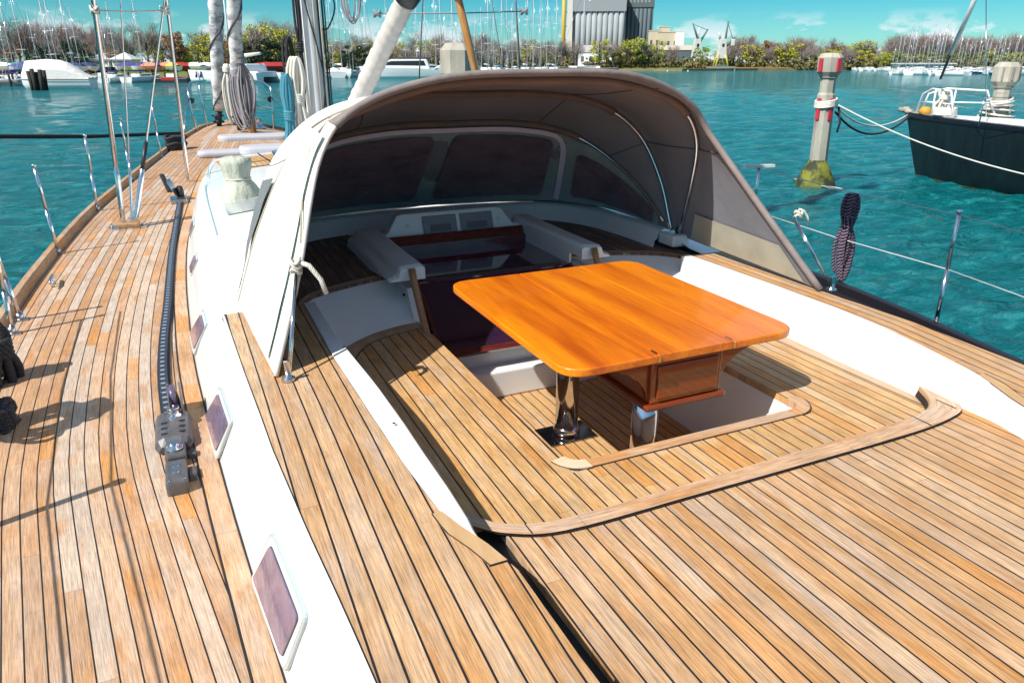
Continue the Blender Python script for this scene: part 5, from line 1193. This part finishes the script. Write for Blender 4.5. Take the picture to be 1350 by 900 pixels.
for e in (0, -1): o = len(mb.v); mb.v += hr_[e]; mb.face(range(o, o + 7))
mb.build('hull', M('white_hull_paint', (.75, .80, .80), .3), t)
mb = MB().grid(cvr, sm=False)
for e in (0, -1): o = len(mb.v); mb.v += cvr[e]; mb.face(range(o, o + 7))
mb.build('tarpaulin', M('white_tarpaulin', (.80, .77, .72), .6, bump=.4, bs=2), t)
mb = MB()
for sgn in (-1, 1): mb.grid([[(r[0][0], sgn * 1.045 * abs(r[0][1]), 1.28) for r in cvr], [(r[0][0], sgn * 1.045 * abs(r[0][1]), 1.14) for r in cvr]])
mb.build('rubbing_strake', M('grey_strake', (.2, .2, .22), .5), t)
put(t, 72, 103, 3.30 - YAW)
# catamaran
t = thing('catamaran', 'white catamaran with two hulls moored left of the mast', 'catamaran', (0, 0, 0), world=False)
for sy in (-1, 1):
    rr_ = []
    for k in range(13):
        u = k / 12; x = -8 + 16 * u; w = .95 * (1 - max(0, (u - .4) / .6) ** 2) + .02; zt = 1.7 + .5 * u
        rr_.append([(x, sy * 3.2 - w, zt), (x - .2 * u, sy * 3.2 - w * .9, .8), (x - .5 * u, sy * 3.2 - w * .6, -.1), (x - .5 * u, sy * 3.2 + w * .6, -.1), (x - .2 * u, sy * 3.2 + w * .9, .8), (x, sy * 3.2 + w, zt)])
    mb = MB().grid(rr_).grid([[r[0], r[5]] for r in rr_]); o = len(mb.v); mb.v += rr_[0]; mb.face(range(o, o + 6)); mb.build('hull', CRM if sy > 5 else WHITE, t)
MB().prism([(-7, -2.6), (3.5, -2.6), (3.5, 2.6), (-7, 2.6)], 1.0, 1.95).build('bridge_deck', WHITE, t, bevel=.1)
MB().plate([(-5, -2.6, 1.95), (3.2, -2.6, 1.95), (1.6, -2.6, 3.0), (-4.6, -2.6, 3.2)], (0, 1, 0), 5.2).build('saloon', WHITE, t, bevel=.2)
MB().plate([(-3.8, -2.63, 2.2), (2.2, -2.63, 2.2), (1.2, -2.63, 2.75), (-3.6, -2.63, 2.85)], (0, 1, 0), 5.26).build('saloon_window', BLACK, t)
MB().tube([(.8, 0, 3), (.6, 0, 19)], .14, 10).build('mast', MASTP, t)
MB().tube([(.6, 0, 4.3), (-6, 0, 4.9)], [.35, .25], 10).build('boom', M('cream_boom_cover', (.7, .66, .55), .7), t)
for x in (5.0, 6.0): MB().tube([(x, 3.2 * -1 - .75, 1.6), (x, -3.2 - .75, .8)], .18, 8).build('fender', NAVY, t)
for k, (x, sg) in enumerate(((4.4, 0), (5.4, 0))): MB().tube([(x, 4.1 - .2, 1.9), (x, 4.1, .9)], [.12, .2], 8).build('fender', NAVY, t)
MB().plate([(8, -2.4, 2.1), (8, 2.4, 2.1), (3.4, 2.4, 2.0), (3.4, -2.4, 2.0)], (0, 0, 1), .03).build('trampoline', GREYP, t)
put(t, 310, 138, 2.75 - YAW)
# two motor yachts right of the mast
t = thing('motor_yacht', 'large white motor yacht with dark windows right of the mast', 'yacht', (0, 0, 0), 'motor yachts behind the mast', world=False)
rr_ = []
for k in range(13):
    u = k / 12; x = -9 + 18 * u; w = 2.3 * (1 - max(0, (u - .5) / .5) ** 2.2) + .02; zt = 1.7 + .8 * u
    rr_.append([(x, -w, zt), (x - .6 * u, -w * .85, .5), (x - 1.0 * u, -w * .7, -.1), (x - 1.0 * u, w * .7, -.1), (x - .6 * u, w * .85, .5), (x, w, zt)])
mb = MB().grid(rr_).grid([[r[0], r[5]] for r in rr_]); o = len(mb.v); mb.v += rr_[0]; mb.face(range(o, o + 6)); mb.build('hull', WHITE, t)
MB().plate([(-6.5, -1.9, 1.9), (5.5, -1.9, 2.2), (1.8, -1.9, 3.9), (-5.8, -1.9, 3.9)], (0, 1, 0), 3.8).build('saloon', WHITE, t, bevel=.15)
MB().plate([(-5.6, -1.93, 2.6), (4.2, -1.93, 2.7), (1.9, -1.93, 3.5), (-5.2, -1.93, 3.6)], (0, 1, 0), 3.86).build('saloon_window', BLACK, t)
MB().plate([(-6.6, -1.6, 3.95), (1.2, -1.6, 3.95), (.2, -1.6, 4.3), (-6.6, -1.6, 4.3)], (0, 1, 0), 3.2).build('flybridge', M('dark_flybridge', (.05, .05, .06), .4), t, bevel=.1)
MB().tube([(-3.5, 0, 4.3), (-3.9, 0, 6)], .09, 8).build('radar_mast', MASTP, t); MB().box((-4.3, -.5, 5.4), (-3.5, .5, 5.7)).build('radar', WHITE, t, bevel=.08)
for x in (-3, 0, 3, 5): MB().tube([(x, -2.35, 1.6), (x, -2.35, .8)], .2, 8).build('fender', NAVY, t)
put(t, 528, 182, 3.2 - YAW, 1.08)
put(t, 598, 198, 3.35 - YAW, .95, label='smaller white motor yacht with dark windows partly behind the plain piling')
bs = boat_proto('anchored_sailing_boat', 16, BLACK, mast_h=20, label='black hulled sailing boat with white cabin anchored before the silos', cover=BLACK, nspr=3)
bs['category'] = 'sailing boat'; put(bs, 772, 262, 3.25 - YAW, 1.35)
for u in (880, 907):
    o = MB().lathe([(.3, -.2), (.45, 0), (.3, .3), (.05, .5)], (0, 0, 0), 10).build('mooring_buoy', M('white_buoy', (.7, .7, .68), .5)); tag(o, 'small white mooring buoy floating before the cranes', 'buoy', 'white buoys before the cranes'); o.location = atZ(u, 94, -1.75)

# ---- jetties, wooden piles
WOODK = M('tarred_timber', (.035, .028, .022), .85, col2=(.015, .012, .01), vs=4, bump=.5, bs=8)
PLANK = M('jetty_planks', (.30, .26, .22), .8, col2=(.2, .18, .16), vs=3)
def jetty(u0, d0, u1, d1, label, w=1.6, z=-.9, npile=7):
    a, b_ = far(u0, 85, d0), far(u1, 85, d1); a.z = b_.z = 0; dr = (b_ - a).normalized(); n_ = Vector((-dr.y, dr.x, 0)) * w / 2
    t = thing('jetty', label, 'jetty', (a.x, a.y, -1.75))
    MB().prism([tuple(p)[:2] for p in (a - n_, b_ - n_, b_ + n_, a + n_)], z - .30, z).build('walkway', PLANK if npile != 3 else WOODK, t)
    for k in range(npile):
        p = a.lerp(b_, (k + .5) / npile)
        for sg in (-1, 1): q = p + n_ * sg; MB().tube([(q.x, q.y, -2.6), (q.x, q.y, z + .9)], .16, 8).build('post', WOODK, t)
jetty(-120, 112, 20, 116, 'low jetty on dark posts at the far left edge')
jetty(108, 140, 300, 150, 'timber jetty on black posts before the grass bank', npile=12)
jetty(430, 215, 745, 250, 'long floating jetty before the motor yachts and masts', z=-1.35, npile=3)
for i, (u, d, h) in enumerate(((37, 98, 1.0), (41, 97, 1.3), (45, 97.5, .9), (49, 96.5, 1.2), (53, 98, 1.1))):
    p = far(u, 85, d); o = MB().tube([(0, 0, -.8), (.1 * (i - 2), 0, h + 1.3)], [.28, .24], 9).build('mooring_post', WOODK); o.location = (p.x, p.y, -1.75); tag(o, 'black timber post in the cluster beside the tarpaulin covered boat', 'post', 'black posts beside the covered boat')
p = far(222, 85, 139); t = thing('workboat', 'low red and black workboat at the timber jetty', 'boat', (p.x, p.y, -1.75), world=False)
MB().prism([(-3.6, -1.2), (2.6, -1.2), (3.6, 0), (2.6, 1.2), (-3.6, 1.2)], -.2, .8).build('hull', BLACK, t, bevel=.1); MB().box((-1.6, -1.22, .35), (1.2, 1.22, .95)).build('red_side', REDC, t, bevel=.05); MB().box((-1.2, -.8, .9), (.4, .8, 1.5)).build('wheelhouse', WHITE, t, bevel=.05)
t.rotation_euler = (0, 0, 3.1 - YAW)
# boats laid up ashore behind the left jetty
COV = [(WHITE, 'white'), (PURP, 'purple'), (M('salmon_cover', (.62, .22, .14), .7), 'salmon pink'), (TEALC, 'teal'), (NAVY, 'dark blue'), (REDC, 'red'), (M('yellow_cover', (.6, .45, .04), .7), 'yellow')]
def shore_boat(u, d, ci, L=7.0, where='on the left bank'):
    m_, nm = COV[ci]; t = thing('laid_up_boat', '', 'boat', (0, 0, 0), world=False)
    rr_ = []
    for k in range(9):
        q = k / 8; x = -L / 2 + L * q; w = 1.15 * (1 - max(0, (q - .5) / .5) ** 2.2) + .02; rr_.append([(x, -w, 1.7), (x - .3 * q, -w * .7, .9), (x - .5 * q, 0, .5), (x - .3 * q, w * .7, .9), (x, w, 1.7)])
    mb = MB().grid(rr_); o = len(mb.v); mb.v += rr_[0]; mb.face(range(o, o + 5)); mb.build('hull', m_ if ci in (2, 5) else WHITE, t)
    MB().grid([[(r[0][0], r[0][1] * 1.03, 1.65), (r[0][0], 0, 1.75 + .8 * math.sin(math.pi * min(.95, .1 + k / 9))), (r[0][0], r[4][1] * 1.03, 1.65)] for k, r in enumerate(rr_)], sm=False).build('boat_cover', m_, t)
    for x in (-L * .25, L * .2): MB().box((x - .12, -.9, 0), (x + .12, .9, .8)).build('cradle', WOODK, t)
    tag(t, f'boat under a {nm} cover laid up ashore {where}', 'boat', 'boats laid up ashore on the left bank'); put(t, u, d, (3.2 if ci % 2 else 2.6) - YAW, z=-.7)
for u, d, ci, L, wh in ((2, 178, 0, 9, 'at the far left edge'), (22, 180, 3, 8, 'left of the covered motor boat'), (34, 172, 1, 8, 'just left of the tarpaulin boat'), (94, 178, 4, 9, 'right of the tarpaulin boat'), (112, 184, 4, 8, 'behind the left shrouds'), (167, 190, 1, 6, 'beneath the white kiosk'), (194, 188, 1, 8, 'right of the white kiosk'), (196, 183, 2, 7, 'before the purple one'), (217, 188, 2, 8, 'between the two left shrouds'), (226, 183, 6, 5, 'low on the grass'), (235, 190, 5, 7, 'behind the forward shroud'), (254, 190, 0, 8, 'right of the forward shroud'), (270, 192, 0, 7, 'left of the catamaran'), (350, 178, 5, 9, 'behind the catamaran saloon'), (364, 180, 5, 8, 'right of the catamaran mast')): shore_boat(u, d, ci, L, wh)
def kiosk(u, d, label, rc):
    p = far(u, 85, d); t = thing('kiosk', label, 'kiosk', (p.x, p.y, -.7), world=False)
    MB().box((-2, -2, 0), (2, 2, 1.4)).build('wall', BLACK, t); MB().box((-2.4, -2.4, 1.4), (2.4, 2.4, 3.2)).build('upper_wall', WHITE, t, bevel=.05)
    MB().box((-2.1, -2.42, 2.0), (2.1, 2.42, 2.8)).build('window', M('kiosk_window', (.25, .28, .3), .2), t)
    mb = MB(); mb.v = [(-2.9, -2.9, 3.2), (2.9, -2.9, 3.2), (2.9, 2.9, 3.2), (-2.9, 2.9, 3.2), (0, 0, 4.9)]
    for q in ((0, 1, 4), (1, 2, 4), (2, 3, 4), (3, 0, 4), (3, 2, 1, 0)): mb.face(q)
    mb.build('roof', rc, t); t.rotation_euler = (0, 0, -YAW)
kiosk(167, 196, 'white kiosk with pointed roof between the left shrouds', WHITE); kiosk(138, 200, 'grey kiosk with pointed roof partly behind the thick shroud', GREYC)

# ---- trees: prototypes of unit size, copied with their trunks and crowns
def leafmat(name, c1, c2): return M(name, c1, .9, col2=c2, vs=1.2, lo=.4, hi=.6)
BARK = M('tree_bark', (.10, .08, .065), .9, col2=(.06, .05, .04), vs=4)
def tree_proto(name, cat_label, mat, seed, kind, n=900):
    r = random.Random(seed); t = thing(name, cat_label, 'tree', (0, 0, 0), world=False); tr_ = MB(); cr_ = MB()
    H_ = 10.0; tr_.tube([(0, 0, -.3), (r.uniform(-.2, .2), 0, H_ * .35), (r.uniform(-.5, .5), 0, H_ * .8)], [.24, .17, .05], 7)
    tips = []
    nb = 16 if kind != 'pine' else 6
    for k in range(nb):
        z0_ = H_ * r.uniform(.18, .6); an = r.uniform(0, 6.28); sp = r.uniform(.18, .42) * H_ * (1 if kind != 'bare' else .75); z1_ = min(H_ * .95, z0_ + r.uniform(.15, .45) * H_)
        a = Vector((0, 0, z0_)); b_ = Vector((math.cos(an) * sp, math.sin(an) * sp, z1_)); m_ = a.lerp(b_, .5) + Vector((0, 0, .3))
        tr_.tube([a, m_, b_], [.10, .06, .02], 5, cap=False); tips.append(b_); tips.append(m_)
    tr_.build('trunk', BARK, t)
    if kind == 'bare':
        for k in range(n):
            b_ = r.choice(tips) + Vector((r.gauss(0, .5), r.gauss(0, .5), r.gauss(0, .5))); L = r.uniform(.8, 2.2); d = Vector((r.gauss(0, .45) + b_.x * .12, r.gauss(0, .45) + b_.y * .12, r.uniform(.4, 1.2))).normalized() * L
            s_ = Vector((r.uniform(-1, 1), r.uniform(-1, 1), 0)).normalized() * r.uniform(.02, .05); o = len(cr_.v)
            cr_.v += [tuple(b_ - s_), tuple(b_ + s_), tuple(b_ + d)]; cr_.face((o, o + 1, o + 2))
    else:
        cl = []
        for k in range(26 if kind == 'round' else 18):
            an = r.uniform(0, 6.28); rad = r.uniform(.2, 1) ** .6; z = r.uniform(.28, .92)
            w = {'round': .36, 'tall': .24, 'pine': .42}[kind] * H_ * math.sin(math.pi * (z - .15) / .95) ** .7; cl.append((Vector((math.cos(an) * rad * w, math.sin(an) * rad * w, z * H_)), r.uniform(.6, 1.35)))
        for k in range(n):
            c, q = r.choice(cl); v = Vector((r.gauss(0, 1), r.gauss(0, 1), r.gauss(0, 1))).normalized() * q * r.uniform(.5, 1.05); v.z *= .8; p = c + v; sz = r.uniform(.09, .24)
            a = Vector((r.gauss(0, 1), r.gauss(0, 1), r.gauss(0, 1))).normalized(); b_ = a.cross(Vector((r.gauss(0, 1), r.gauss(0, 1), r.gauss(0, 1)))).normalized(); o = len(cr_.v)
            cr_.v += [tuple(p - a * sz), tuple(p + b_ * sz), tuple(p + a * sz), tuple(p - b_ * sz)]; cr_.face((o, o + 1, o + 2, o + 3))
    cr_.build('crown', mat, t)
    return t
MT = {'bare': leafmat('bare_twigs', (.34, .26, .22), (.20, .15, .13)), 'mauve': leafmat('mauve_twigs', (.36, .29, .27), (.24, .19, .175)), 'bud': leafmat('budding_leaves', (.52, .50, .05), (.30, .30, .04)), 'green': leafmat('spring_leaves', (.26, .36, .04), (.14, .20, .03)), 'dark': leafmat('dark_needles', (.03, .065, .022), (.014, .03, .012)), 'rust': leafmat('rusty_leaves', (.38, .20, .08), (.24, .13, .06)), 'olive': leafmat('olive_leaves', (.34, .30, .08), (.20, .18, .05))}
PR = {}
def proto(key, nm, kind, seeds, n):
    PR[key] = [tree_proto(nm, '', MT[key], s_, kind, n) for s_ in seeds]
proto('bare', 'bare_tree', 'bare', (1, 2, 3), 1500); proto('mauve', 'bare_tree', 'bare', (4, 5), 1500); proto('bud', 'budding_tree', 'round', (6, 7), 1500); proto('green', 'green_tree', 'round', (8, 9), 1700)
proto('dark', 'evergreen_tree', 'pine', (10, 11), 2400); proto('rust', 'rusty_tree', 'tall', (12,), 1300); proto('olive', 'olive_green_tree', 'tall', (13, 14), 1500)
DESC = {'bare': 'bare brown tree', 'mauve': 'bare greyish mauve tree', 'bud': 'yellow green budding tree', 'green': 'fresh green leafy tree', 'dark': 'dark evergreen tree', 'rust': 'rusty orange tree', 'olive': 'tall olive green tree'}
tr = random.Random(99)
def tree(key, u, d, vtop, where, group, wid=1.0, z=-.8):
    p = tr.choice(PR[key]); Hh = far(u, vtop, d).z - z; sc = Hh / 10.0; ps = far(u, 85, d); lab = DESC[key] + ' ' + where
    loc = (ps.x, ps.y, z); S3 = (sc * wid, sc * wid, sc); rz_ = tr.uniform(0, 6.28)
    if p.get('_used'): o = copy_tree(p, loc, rz_, S3, lab, group)
    else: p['_used'] = 1; p.location = loc; p.rotation_euler = (0, 0, rz_); p.scale = S3; o = p; o['label'] = lab; o['group'] = group
GA, GB, GC, GD, GE = 'trees behind the left marina', 'trees behind the marina right of the mast', 'trees before the silos', 'trees on the far right bank', 'trees behind the far right masts'
for i, (u, v) in enumerate(((-20, 40), (-5, 48), (6, 44), (18, 52), (28, 30), (36, 24), (46, 34), (54, 40), (62, 46), (72, 36), (84, 34), (92, 38), (100, 32), (110, 42), (120, 36), (131, 34), (142, 42), (152, 38), (163, 44), (176, 42), (196, 34), (206, 44), (216, 46), (262, 40), (288, 46), (318, 42), (332, 34), (344, 32), (374, 28), (386, 32), (398, 36), (408, 34), (420, 38))):
    tree('bare' if i % 3 else 'mauve', u, 205 + tr.uniform(0, 40), v, 'behind the left marina', GA, 1.0)
for u, v, w in ((52, 56, 1.3), (62, 60, 1.2), (100, 54, 1.3), (108, 58, 1.1), (336, 46, 1.3), (352, 50, 1.4), (364, 54, 1.2), (78, 62, 1.2), (467, 55, 1.3), (480, 60, 1.1)): tree('dark', u, 196, v, 'behind the left marina' if u < 440 else 'behind the marina right of the mast', GA if u < 440 else GB, w)
for u, v in ((150, 62), (158, 66), (228, 36), (235, 44), (300, 50), (18, 60)): tree('rust', u, 200, v, 'behind the left marina', GA, 1.1)
for u, v in ((244, 50), (252, 56), (272, 40), (282, 46), (314, 40), (356, 26), (368, 32), (382, 34), (206, 62), (298, 58)): tree('bud', u, 200 + tr.uniform(0, 20), v, 'behind the left marina', GA, 1.0)
for i in range(34):
    u = 440 + i * 8.6; tree(('bud', 'bare', 'bare', 'olive', 'mauve')[i % 5], u, 330 + tr.uniform(-10, 40), 54 + tr.uniform(-4, 12), 'behind the marina right of the mast', GB, 1.4)
for i in range(16): tree('bare' if i % 2 else 'mauve', 440 + i * 17, 380 + tr.uniform(0, 30), 46 + tr.uniform(-2, 14), 'behind the marina right of the mast', GB, 1.0)
for u, v, k, w in ((790, 50, 'bud', 1.2), (799, 54, 'mauve', 1.2), (818, 52, 'bud', 1.3), (832, 48, 'bud', 1.2), (846, 52, 'green', 1.2), (855, 58, 'mauve', 1.3), (825, 62, 'bare', 1.6), (838, 64, 'bare', 1.6), (868, 50, 'bud', .8), (745, 54, 'bare', 1.0), (760, 56, 'mauve', 1.0), (702, 52, 'olive', 1.1), (714, 56, 'bud', 1.2), (733, 56, 'bare', 1.1), (884, 60, 'bare', 1.0), (925, 58, 'green', 1.0), (812, 70, 'dark', 1.4), (845, 70, 'dark', 1.5), (858, 68, 'dark', 1.3)): tree(k, u, 400 if v < 68 else 398, v, 'standing before the silos', GC, w)
for i in range(42):
    u = 950 + i * 5.6; v = 54 + 6 * math.sin(i * .9) + tr.uniform(-5, 9) + (6 if i > 20 else 0)
    tree(('olive', 'bare', 'bare', 'mauve', 'bud', 'bare', 'rust')[tr.randrange(7)], u, 450 + tr.uniform(-4, 30), v, 'on the far right bank', GD, 1.3, z=-.3)
for i, (u, v) in enumerate(((962, 56), (990, 54), (1010, 60), (1038, 50), (1060, 58), (1094, 60), (1112, 64), (1140, 66), (1158, 70), (1180, 68))): tree(('mauve', 'bud')[i % 2], u, 444, v + 4, 'on the far right bank', GD, 1.6, z=-.3)
for i in range(44):
    u = 1172 + i * 4.8; tree('bare' if i % 4 else 'mauve', u, 380 + tr.uniform(-10, 30), 48 + tr.uniform(-4, 11), 'behind the far right masts', GE, 1.0)
for i in range(14): tree(('bud', 'green')[i % 2], 1165 + i * 14, 372, 66 + tr.uniform(-3, 4), 'behind the far right masts', GE, 1.5)
SCRUB = MB(); rs = random.Random(5)
for i in range(17000):
    u = rs.uniform(-60, 1420); d = 222 if u < 430 else (350 if u < 760 else (415 if u < 930 else (441 if u < 1180 else 368)));
    if 755 < u < 770: continue
    p = far(u, 85, d + rs.uniform(-6, 10)); p.z = -.8 + abs(rs.gauss(0, 1)) * (1.5 if u < 430 else 2.4); a = Vector((rs.gauss(0, 1), rs.gauss(0, 1), rs.gauss(0, 1))).normalized() * (.35 if u < 430 else .8); b_ = a.cross(Vector((rs.gauss(0, 1), rs.gauss(0, 1), rs.gauss(0, 1)))).normalized() * (.35 if u < 430 else .8)
    o = len(SCRUB.v); SCRUB.v += [tuple(p - a), tuple(p + b_), tuple(p + a), tuple(p - b_)]; SCRUB.face((o, o + 1, o + 2, o + 3))
tag(SCRUB.build('undergrowth', leafmat('undergrowth_leaves', (.20, .17, .05), (.09, .08, .03))), 'low brown and green scrub under the trees along the shore', 'undergrowth', kind='stuff')

# ---- grain silos, warehouses, cranes, houses
SIL = M('silo_concrete', (.34, .38, .40), .8, col2=(.28, .31, .33), vs=.05); SILD = M('dark_silo_concrete', (.09, .125, .14), .8, col2=(.07, .10, .115), vs=.05)
def base_frame(u, d): p = far(u, 85, d); return p.x, p.y
def bthing(name, label, cat, u, d, z=-.7):
    x, y = base_frame(u, d); t = thing(name, label, cat, (x, y, z), world=False); t.rotation_euler = (0, 0, -YAW - .12); return t
D = 620.0; mpp = D / 1018.0      # metres per pixel at that distance
t = bthing('grain_silo', 'pale grey grain silo with fluted walls and a yellow pipe', 'silo', 757, D)
w = 66 * mpp * .95
mb = MB()
for k in range(9):
    mb.lathe([(w / 18 * 1.02, 0), (w / 18 * 1.02, 46)], (w / 18 + k * w / 9, 0, 0), 14)
mb.build('fluted_wall', SIL, t)
MB().box((-2, 1.5, 0), (w + 1, 26, 46)).build('side_wall', SIL, t); MB().box((-2, -3.0, 40.5), (w + 1, 27, 52)).build('head_house', M('head_house_concrete', (.26, .30, .33), .8), t)
MB().box((w * .55, 0, 52), (w * .95, 16, 58)).build('roof_cabin', CONC, t); MB().box((-6.5, -3, 0), (-2.2, 8, 54)).build('stair_tower', M('pale_tower', (.6, .6, .56), .7), t)
MB().tube([(-9, -3, 0), (-9, -3, 62)], 1.6, 12).build('yellow_pipe', M('yellow_pipe_paint', (.55, .38, .06), .6), t)
for k in range(5): MB().tube([(-9, -3, 10 + k * 10), (-5, -1, 10 + k * 10)], .4, 6).build('pipe_bracket', CONC, t)
t = bthing('grain_silo', 'dark grey taller grain silo block right of the pale one', 'silo', 815, D + 8)
w2 = 42 * mpp
MB().box((-4, -.5, 0), (w2, 28, 44)).build('side_wall', SILD, t); MB().box((-5, -1.4, 44), (w2 + .5, 29, 52)).build('head_house', SILD, t)
for k in range(8): MB().lathe([(1.5, 0), (1.5, 43)], (-1.5 + k * w2 / 8 + 1.6, -.6, 0), 10).build('flute', SILD, t)
for k in range(9): MB().box((-2 + k * 2.9, -1.46, 47.5), (-.6 + k * 2.9, -1.3, 49)).build('window', M('silo_window', (.30, .33, .32), .4), t)
MB().box((-7.5, -3, 0), (-4, 5, 58)).build('stair_tower', M('pale_stair', (.55, .55, .52), .7), t)
for k in range(4): MB().box((2 + k * 4, 2, 52), (3 + k * 4, 3, 54 + k % 2)).build('roof_vent', CONC, t)
BG = M('beige_render', (.52, .46, .34), .8, col2=(.46, .40, .30), vs=.1)
def block(name, label, u0, u1, v0, d, depth=12, mat=BG, roof=None, cat='building', win=0, gable=0):
    uc = (u0 + u1) / 2; t = bthing(name, label, cat, uc, d); ww = (u1 - u0) * d / 1018 / 2; h = far(uc, v0, d).z + .7
    MB().box((-ww, 0, 0), (ww, depth, h - gable)).build('wall', mat, t)
    rf = roof or mat
    if gable: MB().plate([(-ww - .4, -.4, h - gable), (ww + .4, -.4, h - gable), (ww + .4, depth / 2, h), (-ww - .4, depth / 2, h)], (0, -.3, 1), .25).build('roof', rf, t); MB().plate([(-ww - .4, depth + .4, h - gable), (ww + .4, depth + .4, h - gable), (ww + .4, depth / 2, h), (-ww - .4, depth / 2, h)], (0, .3, 1), .25).build('roof', rf, t)
    else: MB().box((-ww - .3, -.3, h), (ww + .3, depth + .3, h + .5)).build('roof', rf, t)
    for k in range(win):
        x = -ww + (k + .5) * 2 * ww / win; MB().box((x - ww / win * .35, -.08, (h - gable) * .4), (x + ww / win * .35, -.0, (h - gable) * .75)).build('window', M('window_glass', (.08, .09, .10), .2), t)
    return t
block('factory_building', 'beige factory block with a roof box right of the silos', 866, 892, 43, 600, 16, win=3); block('factory_tower', 'taller beige tower of the factory right of the silos', 868, 880, 36, 610, 10)
block('white_warehouse', 'narrow white slab building at the right end of the factory', 888, 899, 42, 596, 12, mat=WHITE)
block('low_building', 'low beige building just right of the dark silo', 853, 868, 41, 606, 10, win=2); block('long_shed', 'long shed with a pale sloping roof before the factory', 868, 912, 60, 500, 20, mat=SILD, roof=M('shed_roof', (.50, .45, .36), .7), gable=3)
block('white_building', 'white house with pitched roof before the pale silo', 762, 806, 60, 470, 14, mat=WHITE, roof=M('grey_roof', (.42, .40, .40), .8), gable=4, win=4)
block('white_house', 'white house with windows left of the silos', 717, 737, 64, 430, 10, mat=WHITE, roof=M('brown_roof', (.25, .16, .12), .8), gable=3, win=4)
block('dark_shed', 'small dark shed beside the white house left of the silos', 738, 756, 68, 425, 8, mat=M('dark_timber', (.08, .06, .05), .8), gable=1.5)
CR = M('crane_white', (.62, .63, .58), .6, col2=(.5, .5, .46), vs=.5); CRG = M('crane_green', (.07, .16, .14), .6); CRY = M('crane_yellow', (.45, .42, .05), .6)
for u, lb, fl in ((917, 'white harbour crane with dark double jib, left of two', 1), (950, 'white harbour crane with single mast and yellow legs, right of two', -1)):
    t = bthing('harbour_crane', lb, 'crane', u, 430); t.rotation_euler = (0, 0, -YAW)
    for x in (-3.2, 3.2):
        for y in (-3, 3): MB().tube([(x * 1.15, y, 0), (x * .6, y * .6, 7)], .45, 6).build('leg', CRY if fl < 0 else CRG, t)
    MB().box((-3.4, -3, 1.0), (3.4, 3, 1.9)).build('portal_beam', CRG, t)
    MB().plate([(-2.6, -2, 5), (2.6, -2, 5), (1.5, -2, 15), (-1.7, -2, 15)], (0, 1, 0), 4).build('machine_house', CR, t, bevel=.2)
    MB().box((-.6, -2.1, 11), (.6, -1.9, 12.6)).build('cab_window', BLACK, t)
    if fl > 0:
        for x0, x1, h in ((.5, -3.4, 23), (1.6, 5.2, 20)): MB().tube([(x0, 0, 14), (x1, 0, h)], [.7, .35], 6).build('jib', CRG, t)
        MB().tube([(0, 0, 14), (.4, 0, 21)], [.6, .3], 6).build('apex', CR, t); MB().tube([(-3.2, 0, 22.5), (4.8, 0, 19.6)], .15, 5).build('cable', CRG, t)
    else:
        MB().tube([(1.2, 0, 13), (2.0, 0, 24)], [.6, .4], 6).build('mast', CRG, t); MB().tube([(1.9, 0, 23), (5.8, 0, 14)], .18, 5).build('cable', CRG, t); MB().tube([(-1.5, 0, 15), (-2.6, 0, 18.5)], [.7, .4], 6).build('jib', CR, t)
        MB().box((4.6, -1, 11.5), (6.6, 1, 15)).build('counterweight', CR, t, bevel=.3); MB().tube([(2, 0, 11), (6.5, 0, 16)], .4, 6).build('jib', CRG, t)
t = bthing('quay', 'low concrete quay on piles under the cranes', 'quay', 905, 418); MB().box((-14, -2, 0), (26, 5, 1.0)).build('deck', CONCD, t)
for k in range(13): MB().tube([(-13 + k * 3.2, -1.5, -1.4), (-13 + k * 3.2, -1.5, 0)], .4, 6).build('pile', CONC, t)
t = bthing('floating_clubhouse', 'long white low clubhouse with glass front in the far right marina', 'building', 1220, 300)
MB().box((-10, 0, 0), (10, 5, 2.2)).build('wall', WHITE, t); MB().box((-9.4, -.06, .7), (9.4, 0, 1.7)).build('window', M('club_glass', (.12, .16, .18), .2), t); MB().box((-11, -.8, 2.2), (11, 5.5, 2.5)).build('roof', WHITE, t)
for k in bpy.data.objects:
    if '_used' in k: del k['_used']
    if '_w' in k: del k['_w']
